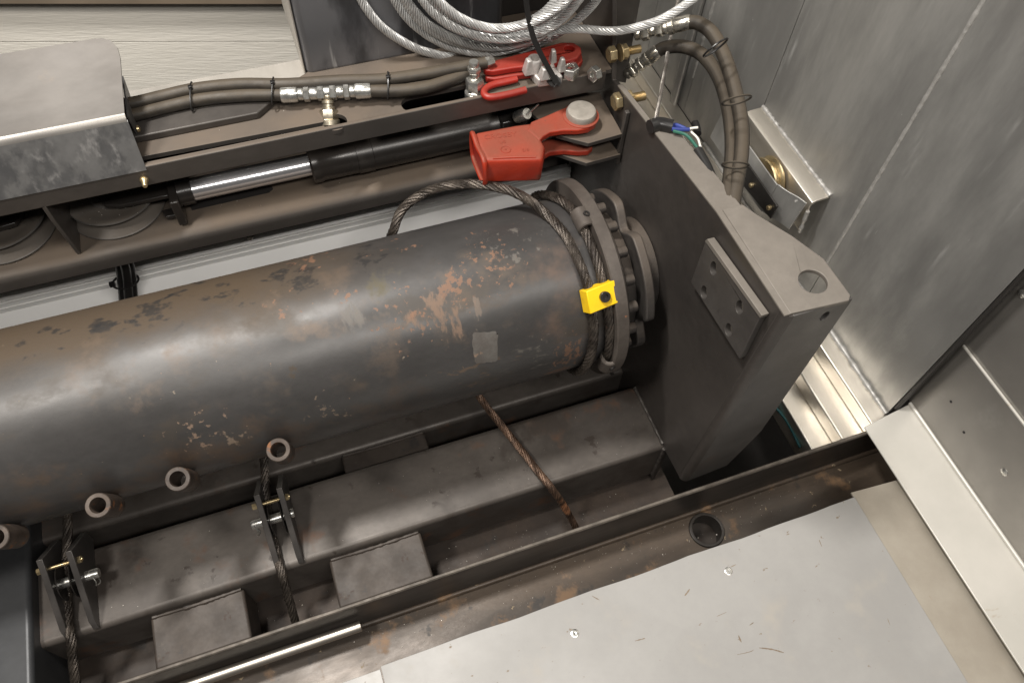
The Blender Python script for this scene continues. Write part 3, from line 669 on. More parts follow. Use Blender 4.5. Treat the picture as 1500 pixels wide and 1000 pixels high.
# yellow clamp
rad = on_drum(883, 434, r=.172)
n_ = V((0, rad.y, rad.z)).normalized(); tn = V((0, -n_.z, n_.y)); cx = rad.x
yc = thing('rope_clamp', 'small bright yellow clamp block bolted over the ropes on the drum', 'clamp', rad)
def loc(a, b, c): return V((cx, 0, 0)) + X3 * a + tn * b + n_ * c
hw, hh = .0245, .0185
tilt = -.12
def locr(a, b, c): return loc(a * math.cos(tilt) - b * math.sin(tilt), a * math.sin(tilt) + b * math.cos(tilt), c)
ppx = [(-hw - .004, .153), (-hw, .176), (hw, .176), (hw, .153), (.0215, .153), (.016, .163), (.008, .163), (.002, .153), (-.007, .153), (-.012, .163), (-.018, .163), (-.0225, .153)]
MB().prism([locr(a, -hh, c) for a, c in ppx], tn * (2 * hh)).build('block', M_yellow, yc, bevel=.0012)
sc = locr(.001, 0, .1805); 
MB().lathe([(-.0055, .0088), (.0008, .0088), (.0016, .008), (.0016, .0048), (-.0035, .0044)], sc, n_, 24).build('socket_screw', M_black, yc)
MB().lathe([(-.0034, .0044), (-.003, .0044)], sc, n_, 6).build('socket', M_void, yc)

# dark wire rope: free loop rising behind the drum, then laid on the drum end
RR = .0083
def dr_pt(ang, X, r=.1585): return V((X, r * math.cos(math.radians(ang)), r * math.sin(math.radians(ang))))
p_end = dr_pt(84, -.079)
lp = [(576, 338), (590, 306), (626, 281), (672, 270), (722, 273), (766, 288)]
p_beg = at(576, 338, Y=.15)
loop = along(lp + [(800, 311)], p_beg, p_end)[:-1]
rope = [V((p_beg.x - .02, .17, p_beg.z - .16)), V((p_beg.x - .012, .165, p_beg.z - .06))] + loop + [dr_pt(80, -.077), dr_pt(98, -.0655), dr_pt(116, -.0595), dr_pt(130, -.0565), dr_pt(148, -.056), dr_pt(166, -.058), dr_pt(184, -.061), dr_pt(206, -.063), dr_pt(232, -.062), dr_pt(262, -.06)]
tag(MB().rope(rope, RR, 7, .085).build('wire_rope', M_rope_d, recalc=False), 'greasy dark wire rope looping over the drum and under the yellow clamp', 'rope')
r2 = [dr_pt(20, -.064), dr_pt(40, -.056), dr_pt(60, -.045), dr_pt(76, -.036), dr_pt(92, -.033), dr_pt(112, -.0315), dr_pt(130, -.0305), dr_pt(150, -.029), dr_pt(170, -.0275), dr_pt(188, -.027), dr_pt(202, -.026)]
tag(MB().rope(r2, RR, 7, .085).build('wire_rope', M_rope_d, recalc=False), 'short dark wire rope held in two collars right beside the drum flange', 'rope')

# hanging cables
c1 = [at(98, 740, Z=-.20), at(99, 780, Z=-.23), at(97, 830, Z=-.255), at(100, 900, Z=-.272), at(104, 935, Z=-.275), at(107, 965, Y=-.275), at(113, 1030, Y=-.33)]
tag(MB().rope(c1, .0082, 7, .08).build('hanging_cable', M_rope_d, recalc=False), 'dark steel cable passing through the left guide bracket at the lower left', 'cable')
c2 = [at(386, 660, Z=-.20), at(388, 700, Z=-.235), at(393, 755, Z=-.254), at(404, 805, Z=-.270), at(412, 838, Z=-.274), at(421, 868, Y=-.278), at(438, 930, Y=-.328)]
tag(MB().rope(c2, .0078, 7, .075).build('hanging_cable', M_rope_d, recalc=False), 'brown steel cable passing through the guide bracket near the middle lug', 'cable')
c3 = [at(655, 505, Z=-.18), at(674, 535, Z=-.19), at(690, 560, Z=-.20), at(706, 586, Z=-.225), at(742, 632, Z=-.262), at(776, 675, Z=-.272), at(808, 715, Z=-.272), at(834, 755, Y=-.285), at(854, 795, Y=-.328)]
tag(MB().rope(c3, .0075, 7, .075).build('hanging_cable', M_rope_r, recalc=False), 'slack rusty steel cable crossing the beam with no bracket', 'cable')

# cable guide brackets on the beam
def guide(label, px, z, flip):
    xL, xR = px
    t = thing('cable_guide', label, 'bracket', ((xL + xR) / 2, -.18, ZBM), 'cable guide brackets on the front beam')
    for x in (xL, xR):
        prof = [(-.084, ZBM + .001), (-.080, -.252), (-.138, -.186), (-.160, -.205), (-.236, -.264), (-.2445, ZBM + .001)]
        MB().prism([V((x - .005, a, b)) for a, b in prof], (.010, 0, 0)).build('cheek_plate', M_cheek, t, bevel=.001)
    yb, zb = -.146, -.212
    MB().cyl((xL - .012, yb, zb), (xR + .012, yb, zb), .0032, 14).build('cross_bolt', M_yzinc, t)
    MB().hexp((xL - .014, yb, zb), (xL - .006, yb, zb), .0058).build('bolt_nut', M_yzinc, t)
    MB().hexp((xR + .004, yb, zb), (xR + .010, yb, zb), .0062).build('bolt_head', M_yzinc, t)
    yp, zp = -.166, ZBM + .044
    s_ = 1 if flip else -1
    a, b = (xL, xR) if flip else (xR, xL)
    MB().lathe([(-.010, .0075), (-.0085, .0085), (abs(b - a) + .024, .0085), (abs(b - a) + .0255, .0075)], (a, yp, zp), (s_, 0, 0), 20).build('pivot_pin', M_zinc, t)
    e = b + s_ * .018
    rg = [V((e + .002 * math.sin(k), yp - .006 + .012 * math.cos(2 * math.pi * k / 20), zp - .006 + .013 * math.sin(2 * math.pi * k / 20))) for k in range(20)]
    MB().tube(rg, .0011, 6, closed=True).build('split_ring', M_zinc, t)
    for dx in (-.0105, .0105):
        MB().lathe([(-.001, .004), (-.001, .032), (0, .033), (.001, .032), (.001, .004)], ((xL + xR) / 2 + dx, yp + .004, zp - .004), X3, 32).build('sheave_disc', M_black, t)
    return t
guide('guide bracket with two cheek plates and pins around the middle cable', (-.652, -.613), -.212, False)
guide('guide bracket with two cheek plates and pins around the far left cable', (-1.003, -.958), -.212, True)

# ================================================================== REAR CHANNEL FRAME
ZT = .262
ch = thing('channel_frame', 'long dusty steel channel frame behind the drum holding cylinder and sheaves', 'steel frame', (-.6, .3, .078))
yF = .205
ya_, yb2 = .2185, .2430
ce = at(491, 179, Z=ZT); rc = .0185
slotA = [V((-1.2, ya_, ZT))]
a0 = math.pi + math.asin(max(-1, min(1, (ce.y - ya_) / rc))); a1 = math.pi - math.asin((yb2 - ce.y) / rc) if abs(yb2 - ce.y) < rc else math.pi * .9
slotA += [V((ce.x + rc * math.cos(a0 + (2 * math.pi - (a0 - a1)) * k / 20), ce.y + rc * math.sin(a0 + (2 * math.pi - (a0 - a1)) * k / 20), ZT)) for k in range(21)]
slotA += [V((-1.2, yb2, ZT))]
sm = at(640, 145, Z=ZT); sl_, sr_ = at(588, 155, Z=ZT).x, at(712, 130, Z=ZT).x
slotB = slot(sl_, sr_, sm.y - .018, sm.y + .018, ZT)
MB().prism([(-2, yF + .0075, ZT), (PX - .001, yF + .0075, ZT), (PX - .001, .398, ZT), (-.30, .398, ZT), (-.42, .328, ZT), (-2, .328, ZT)], (0, 0, -.008), [slotA, slotB]).build('top_flange', M_channel, ch, bevel=.0008)
MB().box((-2, yF, .229), (.086, yF + .007, ZT + .004)).build('front_lip', M_channel, ch, bevel=.002)
MB().box((-2, .39, .09), (PX - .001, .398, .2470)).build('web', M_void, ch)
# bent lower flange with rounded front
prof = [(.388, .107)]
for k in range(9):
    a = math.radians(90 + 90 * k / 8); prof.append((.222 + .016 * math.cos(a), .091 + .016 * math.sin(a)))
prof += [(.206, .073), (.213, .073), (.213, .089), (.222, .1), (.388, .1)]
MB().prism([V((-2, a, b)) for a, b in prof], (2.0 + .015, 0, 0)).build('bottom_flange', M_channel, ch)
g1 = [at(75, 300, Y=yF + .01), at(115, 375, Y=.215)]
xg = at(113, 374, Z=.108).x
MB().prism([V((xg, .206, .2285)), V((xg, .206, .2)), V((xg, .218, .1075)), V((xg, .388, .1075)), V((xg, .388, .2285))], (.006, 0, 0)).build('gusset', M_channel, ch, bevel=.0008)
u1 = [at(*q, Z=.195) for q in [(770, 158), (800, 138), (878, 135), (912, 196), (862, 210), (816, 198)]]
MB().prism([V((min(p.x, PX - .0015), p.y, .195)) for p in u1], (0, 0, -.008)).build('clevis_plate', M_channel, ch, bevel=.0008)
u2 = [at(*q, Z=.152) for q in [(780, 200), (880, 190), (909, 226), (859, 239), (816, 225)]]
MB().prism([V((min(p.x, PX - .0015), p.y, .152)) for p in u2], (0, 0, -.008)).build('clevis_plate', M_channel, ch, bevel=.0008)
MB().box((PX - .008, .128, .125), (PX - .001, .136, .24)).build('weld_strip', M_steel, ch, bevel=.001)
# slot seen in the lower flange, under the rod
MB().prism([at(x, y, Z=.1078) for x, y in [(277, 299), (390, 272), (398, 272), (400, 277), (394, 282), (281, 308)]], (0, 0, -.0006)).build('slot', M_void, ch)
# raised rear bar
q0 = at(210, 190, Z=ZT); q1 = at(330, 155, Z=ZT)
MB().prism([(-2, .262, ZT + .0003), (-.475, .262, ZT + .0003), (-.43, .30, ZT + .0003), (-2, .30, ZT + .0003)], (0, 0, .012)).build('rear_bar', M_steel, ch, bevel=.002)
MB().prism([at(x, y, Z=ZT - .016) for x, y in [(436, 186), (470, 178), (474, 190), (440, 198)]], (0, 0, .003)).build('rust_tab', M_lug, ch)
p = at(211, 262, Y=yF - .0005)
MB().lathe([(0, .0062), (.004, .0062), (.006, .0045), (.014, .004), (.016, .003)], p, (0, -1, 0), 14).build('lip_screw', M_yzinc, ch)

# sheaves
def sheave(cx_, label, lead=False):
    t = thing('cable_sheave', label, 'pulley', (cx_, .306, .1078), 'cable sheaves in the channel')
    R_ = .0775
    MB().lathe([(0, .02), (0, R_ - .002), (.004, R_), (.0055, R_ - .001), (.017, R_ - .020), (.020, R_ - .020), (.031, R_ - .005), (.034, R_ - .006), (.034, R_ - .016), (.031, R_ - .021), (.031, .036), (.0355, .034), (.0355, .014)], (cx_, .306, .1078), Z3, 96, closed=False).build('wheel', M_sheave, t)
    return t
s1 = sheave(-.737, 'grooved cable sheave next to the cylinder rod end, dust and white specks on top')
s2 = copy_tree(s1, (-.172, 0, 0)); s2['label'] = 'grooved cable sheave at the left picture edge under the sheet cover'
# ================================================================== HYDRAULIC CYLINDER
cy = thing('hydraulic_cylinder', 'black hydraulic cylinder with chrome rod lying in the channel', 'cylinder', (-.35, .285, .137))
axy, axz = .261, .150
def xat(x, y): return at(x, y, Z=axz).x
xr0, xr1, xb1 = xat(282, 278), xat(453, 240), xat(728, 188)
MB().lathe([(xr0, .0185), (xr1 + .002, .0185)], (0, axy, axz), X3, 40).build('rod', M_chrome, cy)
MB().lathe([(xr1, .02), (xr1, .030), (xr1 + .003, .0325), (xr1 + .016, .0325), (xr1 + .018, .031), (xr1 + .078, .031), (xr1 + .0785, .0325), (xr1 + .105, .0325), (xr1 + .106, .0315), (xb1 - .02, .0315), (xb1 - .018, .033), (xb1, .033), (xb1 + .002, .030)], (0, axy, axz), X3, 48).build('barrel', M_barrel, cy)
MB().box((xb1 + .002, axy - .028, axz - .026), (xb1 + .052, axy + .028, axz + .026)).build('end_block', M_black, cy, bevel=.004)
MB().lathe([(xr0 - .024, .016), (xr0 - .022, .0225), (xr0, .0225), (xr0 + .001, .019)], (0, axy, axz), X3, 32).build('rod_end', M_black, cy)
# fork straps over the sheave
MB().box((xr0 - .036, axy - .036, .112), (xr0 - .022, axy + .06, .165)).build('fork_bridge', M_black, cy, bevel=.002)
MB().prism([at(x, y, Z=.155) for x, y in [(143, 290), (152, 300), (174, 301), (236, 288), (264, 283), (262, 258), (150, 272)]], (0, 0, -.008)).build('fork_strap', M_black, cy, bevel=.0015)
MB().prism([at(x, y, Z=.1195) for x, y in [(243, 318), (272, 311), (268, 300), (236, 308)]], (0, 0, -.008)).build('fork_strap', M_black, cy, bevel=.0015)
MB().lathe([(0, .012), (.006, .012), (.007, .010)], (-.745, .306, .1552), Z3, 24).build('sheave_pin', M_black, cy)
# end pin with cotter
pq = at(768, 168, Z=.205)
pn_ = thing('clevis_pin', 'bright cylinder end pin with cotter just left of the red fork', 'pin', pq)
MB().lathe([(-.02, .0105), (.006, .0105), (.0085, .009)], pq, (.3, -.55, .6), 20).build('shaft', M_zinc, pn_)
MB().cyl(pq + V((.002, -.008, .006)), pq + V((.026, .004, .012)), .0016, 8).build('cotter', M_zinc, pn_)
# second pull bar seen over the far-left sheave
tag(MB().prism([at(x, y, Z=.1450) for x, y in [(-30, 348), (-30, 325), (38, 312), (36, 318), (26, 332)]], (0, 0, .009)).build('strap_bar', M_black, bevel=.0015), 'black strap bar end over the far left sheave', 'bar')

# ================================================================== RED CABLE SOCKET
rz = .213
rs_ = thing('cable_socket', 'red painted forked cable socket with a dull silver pin beside the bracket', 'socket', (-.09, .15, .15))
def rp(x, y, z): return at(x, y, Z=z)
o1 = [rp(*q, rz) for q in [(696, 194), (702, 214), (712, 234), (794, 232), (797, 214), (789, 198), (778, 180), (755, 183)]]
lowv = V((0, 0, -.052))
def loft(A, B):
    n = len(A); mb = MB(); mb.add(A + B, [tuple(range(n)), tuple(range(2 * n - 1, n - 1, -1))] + [(i, (i + 1) % n, n + (i + 1) % n, n + i) for i in range(n)]); return mb
top_c = sum(o1, V()) / len(o1)
A = [top_c + (p - top_c) * .985 + V((0, 0, .0)) for p in o1]
Bm = [p + V((0, 0, -.010)) + (p - top_c).normalized() * .003 for p in o1]
Bb = [p + lowv + (p - top_c).normalized() * .0005 for p in o1]
mb = MB(); n = len(o1)
mb.add(A + Bm + Bb, [tuple(range(n))] + [(i, (i + 1) % n, n + (i + 1) % n, n + i) for i in range(n)] + [(n + i, n + (i + 1) % n, 2 * n + (i + 1) % n, 2 * n + i) for i in range(n)] + [tuple(range(3 * n - 1, 2 * n - 1, -1))])
mb.build('body', M_red, rs_, bevel=.005, bseg=4, angle=50)
# raised rim at the open left end
lm = [rp(*q, rz + .001) for q in [(695, 193), (703, 214), (712, 235)]]
rim = [lm[0] + V((-.004, 0, -.002)), lm[1] + V((-.004, 0, -.001)), lm[2] + V((-.003, 0, -.003)), lm[2] + V((-.002, -.001, -.05)), lm[1] + V((-.003, 0, -.054)), lm[0] + V((-.003, 0, -.05))]
MB().tube(spline(rim, n=5, closed=True), .0042, 8, closed=True).build('rim', M_red, rs_)
# throat: dark opening of the socket
MB().prism([p + V((-.0012, 0, 0)) for p in (lm[0] + V((-.003, -.004, -.010)), lm[2] + V((-.003, .004, -.010)), lm[2] + V((-.002, .004, -.045)), lm[0] + V((-.002, -.004, -.045)))], (.001, 0, 0)).build('throat', M_redc, rs_)
# ridge along the front shoulder
rg0, rg1 = rp(722, 232, rz - .001), rp(785, 230, rz - .001)
MB().tube([rg0, (rg0 + rg1) / 2 + V((0, 0, .0008)), rg1], .0022, 8).build('ridge', M_red, rs_)
up = [rp(*q, rz + .001) for q in [(772, 190), (778, 178), (800, 169), (825, 158), (838, 153.5), (852, 152), (864, 155), (873, 163), (876, 172), (872, 181), (862, 187.5), (846, 190), (826, 190), (806, 193), (796, 199), (790, 206), (784, 200)]]
MB().prism(up, (0, 0, -.0125)).build('fork_arm', M_red, rs_, bevel=.003, bseg=3, angle=50)
lo_ = [rp(*q, .166) for q in [(782, 214), (800, 203), (826, 205), (848, 209), (866, 212), (869, 215), (862, 221), (848, 222), (826, 220), (806, 222), (794, 229), (784, 232)]]
MB().prism(lo_, (0, 0, -.012)).build('fork_arm', M_red, rs_, bevel=.003, bseg=3, angle=50)
pc = rp(851, 169, rz + .002)
MB().lathe([(-.075, .0185), (.0, .0185), (.0, .0255), (.0085, .0255), (.012, .0235), (.0132, .019), (.0136, .005)], pc + V((0, 0, -.001)), Z3, 40).build('pin', mat('dull_pin_steel', (0.42, 0.385, 0.34), (0.34, 0.31, 0.27), (0.4, 0.55), 0.5, 40, bump=0.15, bscale=300), rs_)
MB().lathe([(-.001, .0305), (.0012, .0305), (.002, .029), (.002, .0262)], pc + V((0, 0, -.001)), Z3, 40).build('boss', M_red, rs_)
# worn cast lettering on the top face
def emboss(txt, q, size, dirp, z):
    c = bpy.data.curves.new('cast_lettering', 'FONT'); c.body = txt; c.size = size; c.extrude = .0003; c.align_x = 'CENTER'; c.align_y = 'CENTER'
    tmp = bpy.data.objects.new('cast_lettering', c); COL.objects.link(tmp)
    dg = bpy.context.evaluated_depsgraph_get(); me = bpy.data.meshes.new_from_object(tmp.evaluated_get(dg))
    bpy.data.objects.remove(tmp); me.name = 'cast_lettering'; me.materials.clear(); me.materials.append(M_red)
    o = bpy.data.objects.new('cast_lettering', me); COL.objects.link(o); o.parent = rs_
    p = at(*q, Z=z); o.location = p - ORG[rs_.name]
    d = (at(q[0] + dirp[0], q[1] + dirp[1], Z=z) - p); o.rotation_euler = (0, 0, math.atan2(d.y, d.x))
emboss('CROSBY', (733, 199), .0145, (30, -3.2), rz + .0004)
emboss('US', (736, 208), .010, (30, -3), rz + .0004)
emboss('4', (741, 219), .009, (30, -3), rz + .0004)
emboss('5/8', (770, 220), .009, (30, -3), rz + .0004)
pe = at(741, 219, Z=rz + .0004)
MB().tube([pe + V((.008 * math.cos(k * math.pi / 12), .008 * math.sin(k * math.pi / 12), 0)) for k in range(24)], .0007, 5, closed=True).build('cast_ring', M_red, rs_)

# red flat bar, two layers, and U hook
bz = ZT + .026
fo = [at(x, y, Z=bz) for x, y in [(707, 99), (728, 87), (775, 75), (822, 62), (840, 62), (851, 69), (852, 77), (845, 85), (825, 91), (795, 94), (752, 99), (722, 104), (710, 103)]]
fb = thing('flat_bar', 'flat red painted bar lying flat under the silver coil', 'bar', (fo[0] + fo[6]) / 2)
MB().prism(fo, (0, 0, -.011), [circle(at(834, 71, Z=bz), X3, Y3, .0085, 18)]).build('upper_plate', M_redc, fb, bevel=.0025, bseg=3)
MB().prism([p + V((.002, -.004, -.0125)) for p in fo], (0, 0, -.011)).build('lower_plate', M_redc, fb, bevel=.0025, bseg=3)
uz = ZT + .009
uh = [at(680 + x / 4.348, 50 + y / 4.348, Z=uz) for x, y in [(335, 288), (260, 306), (190, 322), (142, 345), (126, 375), (140, 396), (180, 402), (280, 384), (392, 356)]]
tag(MB().tube(spline(uh, n=6), .0058, 12).build('hook_rod', M_redc, angle=60), 'thin red rod bent into a U on the channel flange', 'hook')

# wire rope grip saddle and nut
gz = ZT + .001
gp = [at(680 + x / 4.348, 50 + y / 4.348, Z=gz) for x, y in [(402, 268), (470, 345), (625, 320), (560, 230)]]
gs = thing('clip_saddle', 'silver cast rope clip saddle on the channel edge', 'rope clip', sum(gp, V()) / 4)
MB().prism(gp, (0, 0, .016)).build('base', M_cast, gs, bevel=.003, bseg=3)
gc = sum(gp, V()) / 4; gu = ((gp[2] - gp[1]) + (gp[3] - gp[0])).normalized(); gv = V((-gu.y, gu.x, 0))
for a, b, h, wd in [(-.028, .006, .026, .009), (-.008, -.013, .020, .009), (.016, .012, .030, .007), (.026, -.004, .024, .007)]:
    c = gc + gu * a + gv * b + V((0, 0, .0155))
    B0 = [c + gu * s1_ * wd + gv * s2_ * wd for s1_, s2_ in ((-1, -1), (1, -1), (1, 1), (-1, 1))]
    T0 = [c + gu * s1_ * wd * .45 + gv * s2_ * wd * .6 + V((0, 0, h)) for s1_, s2_ in ((-1, -1), (1, -1), (1, 1), (-1, 1))]
    loft(B0, T0).build('fin', M_cast, gs, bevel=.002)
cc = gc + gu * -.016 + gv * .010 + V((0, 0, .0155))
MB().lathe([(0, .013), (.02, .0125), (.022, .0115), (.022, .0075), (.01, .007)], cc, Z3, 24).build('boss', M_cast, gs)
nz_ = at(834, 112, Z=ZT)
nt = thing('hex_nut', 'loose silver hex nut standing beside the clip saddle', 'nut', nz_)
MB().lathe([(.0005, .0065), (.0005, .014), (.0015, .0152), (.0185, .0152), (.020, .014), (.020, .0078), (.018, .0065)], nz_, Z3, 6, closed=True).build('body', M_zinc, nt, bevel=.0006)

# ================================================================== SILVER CABLE COIL
def coil_loop(cx_, cy_, a, b, th, Y, n=26, ph=0, wob=3):
    P = []
    for k in range(n):
        t_ = 2 * math.pi * k / n
        ex = a * math.cos(t_) + wob * math.sin(3 * t_ + ph); ey = b * math.sin(t_) + wob * math.cos(2 * t_ + ph)
        x = cx_ + ex * math.cos(th) - ey * math.sin(th); y = cy_ + ex * math.sin(th) + ey * math.cos(th)
        P.append(at(x, y, Y=Y + .006 * math.sin(2 * t_ + ph * 1.7) - (.00058 if x > 720 else .00012) * (x - 720)))
    return P
coil = thing('cable_coil', 'coil of bright silver wire rope bound with a black tie', 'cable coil', at(720, 80, Y=.30))
th = -.17
loops = [(706, -62, 190, 148, .322, 0), (716, -62, 150, 139, .306, 1.2), (727, -70, 148, 137, .292, 2.0), (722, -58, 141, 127, .303, 3.1),
         (733, -72, 136, 128, .278, 4.0), (728, -64, 128, 113, .290, 5.0), (738, -74, 124, 117, .266, .6), (730, -62, 116, 102, .279, 2.6)]
for cx_, cy_, a, b_, Y, ph in loops:
    P = coil_loop(cx_, cy_, a, b_, th, Y, ph=ph)
    MB().rope(P, .0072, 8, .050, step=.003, seg=6, closed=True, fill=.235).build('loop', M_rope_s, coil, recalc=False)
tail = along([(800, 52), (815, 45), (850, 43), (893, 46), (930, 41), (965, 30), (1000, 10), (1030, -14), (1060, -50)], at(800, 52, Y=.245), at(1060, -50, Y=.20))
MB().rope(tail, .0068, 8, .048, step=.003, seg=6, fill=.235).build('tail', M_rope_s, coil, recalc=False)
# tie
def strap(P, wd, th_, name, material, parent=None, side=None):
    P = spline(P, .004); T, U = frames(P); mb = MB()
    side = V(side) if side else None
    vs = []; fs = []
    for i, p in enumerate(P):
        s_ = (side - T[i] * side.dot(T[i])).normalized() if side else U[i]
        n2 = T[i].cross(s_)
        vs += [p + s_ * wd / 2 + n2 * th_ / 2, p - s_ * wd / 2 + n2 * th_ / 2, p - s_ * wd / 2 - n2 * th_ / 2, p + s_ * wd / 2 - n2 * th_ / 2]
    for i in range(len(P) - 1):
        for k in range(4): fs.append((i * 4 + k, i * 4 + (k + 1) % 4, i * 4 + 4 + (k + 1) % 4, i * 4 + 4 + k))
    fs += [(0, 1, 2, 3), tuple(len(vs) - 4 + k for k in (3, 2, 1, 0))]
    mb.add(vs, fs); return mb
tie = along([(770, -8), (772, 12), (776, 35), (783, 60), (795, 85), (808, 108), (817, 124)], at(770, -8, Y=.235), at(817, 124, Z=ZT + .012))
tag(strap(tie, .0085, .0014, 'cable_tie', M_plastic, side=X3).build('cable_tie', M_plastic), 'long black nylon tie wrapped down over the silver coil', 'cable tie')
tie2 = along([(790, 101), (800, 113), (812, 126), (819, 121), (812, 112)], at(790, 101, Z=ZT + .02), at(812, 112, Z=ZT + .02))
tag(strap(tie2, .0085, .0014, 'cable_tie', M_plastic, side=X3).build('cable_tie', M_plastic), 'black tie tail looped in the clip saddle', 'cable tie')

# ================================================================== ALUMINIUM COLUMN AND LEDGE BEHIND
c1_ = at(455, 112, Z=.256); xc1 = at(737, 60, Y=c1_.y).x
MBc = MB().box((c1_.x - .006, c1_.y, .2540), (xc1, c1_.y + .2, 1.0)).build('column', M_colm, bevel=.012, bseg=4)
MB().box((c1_.x - .0085, c1_.y + .004, .2545), (c1_.x - .0062, c1_.y + .2, 1.0)).build('lit_side_face', M_alul, MBc, bevel=.0008)  # paler sheet: light on the column's left side put into the colour
tag(MBc, 'mottled aluminium box column behind the coil', 'column')
bead([V((c1_.x + .004, c1_.y - .001, .2555)), V((c1_.x + .1, c1_.y - .001, .2555)), V((xc1, c1_.y - .001, .2555))], .0035, .4, 'weld_bead', MBc)
le = at(445, 87, Z=.2535)
tag(MB().box((-1.6, .332, .2475), (c1_.x + .03, le.y + .002, .2535)).build('ledge', M_alul, bevel=.001), 'pale flat aluminium ledge behind the hoses', 'ledge')

# ================================================================== HOSES ON THE CHANNEL
def fitting(P0, P1, r, segs, parent, name='fitting', material=M_zinc):
    """segs: (fraction along, radius scale, sides)"""
    P0 = V(P0); P1 = V(P1); d = P1 - P0
    for a, b, s_, sd in segs:
        MB().tube([P0 + d * a, P0 + d * a + d * (b - a) * .12, P0 + d * b - d * (b - a) * .12, P0 + d * b], r, sd, r_list=[r * s_ * .92, r * s_, r * s_, r * s_ * .92]).build(name, material, parent)
FS = [(0, .38, 1.0, 20), (.38, .52, .78, 16), (.52, .66, 1.02, 6), (.66, .84, .78, 16), (.84, 1.0, .98, 6)]
RH = .0097
zh = ZT + .022
hu = [at(x, y, Z=zh + .010) for x, y in [(150, 158), (197, 151), (240, 141), (285, 131), (350, 124), (420, 124), (500, 119), (560, 117), (620, 109), (680, 98), (712, 92)]]
tag(MB().tube(spline(hu, n=8), RH, 16).build('hydraulic_hose', M_rubber), 'dusty black hose running full length behind the tee fitting', 'hose')
hl = thing('hydraulic_hose', 'black hose with a silver tee fitting in its middle', 'hose', at(480, 135, Z=zh))
h1 = [at(x, y, Z=zh) for x, y in [(150, 178), (199, 168), (250, 155), (300, 145), (360, 140), (414, 139)]]
MB().tube(spline(h1, n=8), RH, 16).build('hose', M_rubber, hl)
h2 = [at(x, y, Z=zh) for x, y in [(540, 133), (580, 133), (620, 129), (655, 119), (690, 105)]]
MB().tube(spline(h2, n=8), RH, 16).build('hose', M_rubber, hl)
ta, tb, tm = at(412, 139, Z=zh), at(543, 132, Z=zh), at(479, 136, Z=zh)
fitting(ta, tm + (ta - tm) * .06, .0125, FS, hl); fitting(tb, tm + (tb - tm) * .06, .0125, FS, hl)
MB().cyl(ta * .45 + tb * .55, ta * .52 + tb * .48, .0095, 16).build('tee_body', M_zinc, hl)
lowt = at(483, 180, Z=ZT - .012)
fitting(tm, lowt, .0125, [(0, .25, .62, 16), (.25, .36, .78, 16), (.36, .46, .66, 16), (.46, .56, .8, 16), (.56, .9, 1.15, 6), (.9, 1.1, 1.3, 20)], hl, 'tee_stem', mat('dirty_zinc', (0.50, 0.45, 0.36), (0.36, 0.31, 0.23), (0.25, 0.4), 0.85, 50))
# second fitting
f2 = thing('hose_fitting', 'upright silver hose fitting left of the red bar', 'fitting', at(696, 125, Z=ZT))
fitting(at(694, 90, Z=ZT + .055), at(696, 140, Z=ZT - .008), .0125, [(0, .16, .62, 16), (.16, .3, .85, 6), (.3, .5, .66, 16), (.5, .85, 1.2, 6), (.85, 1.05, 1.35, 20)], f2, 'collar', M_zinc)
fitting(at(712, 92, Z=ZT + .036), at(722, 88, Z=ZT + .036), .008, [(0, 1, 1, 6)], f2, 'elbow')
def hose_tie(c, ax, rr, label, parent=None, a2=None):
    c = V(c); u, v, n = frame(ax)
    P = [c + (u * math.cos(t_) * rr[0] + v * math.sin(t_) * rr[1]) for t_ in [2 * math.pi * k / 28 for k in range(28)]]
    t = thing('hose_tie', label, 'cable tie', c)
    mb = MB(); mb.tube(P, .0018, 6, closed=True); mb.build('loop', M_plastic, t)
    MB().box(tuple(P[7] - V((.004, .003, .003))), tuple(P[7] + V((.004, .003, .003)))).build('lock', M_plastic, t, bevel=.0006)
    return t
for (xa, ya_, xb, yb_, lb) in [(281, 131, 281, 152, 'black tie round both hoses nearest the sheet cover'), (400, 124, 399, 142, 'black tie round the hoses just left of the tee fitting'), (568, 116, 568, 134, 'black tie round the hoses right of the tee fitting')]:
    A_ = at(xa, ya_, Z=zh + .010); B_ = at(xb, yb_, Z=zh); c = (A_ + B_) / 2
    d = (A_ - B_); u = d.normalized(); P = []
    ax = X3; v = ax.cross(u).normalized()
    for k in range(28):
        t_ = 2 * math.pi * k / 28; P.append(c + u * math.cos(t_) * (d.length / 2 + RH + .0012) + v * math.sin(t_) * (RH + .002))
    t = thing('hose_tie', lb, 'cable tie', c)
    MB().tube(P, .0013, 6, closed=True).build('loop', M_plastic, t)
    k = P[5]; MB().box(tuple(k - V((.003, .003, .003))), tuple(k + V((.003, .003, .003)))).build('lock', M_plastic, t, bevel=.0006)
    MB().cyl(k, k + V((.003, .003, .006)), .0011, 6).build('tail', M_plastic, t)

# ================================================================== SHEET COVER
xc = at(215, 250, Y=.202).x
yb_, zb_ = .202, at(215, 250, Y=.202).z
bend = V((xc, .2345, at(185, 172, X=xc).z)); bend = at(185, 172, X=xc)
tp = at(176, 84, X=xc); 
cv = thing('sheet_cover', 'bent galvanised sheet cover with rounded corner at the upper left', 'cover', (xc - .3, .26, .26))
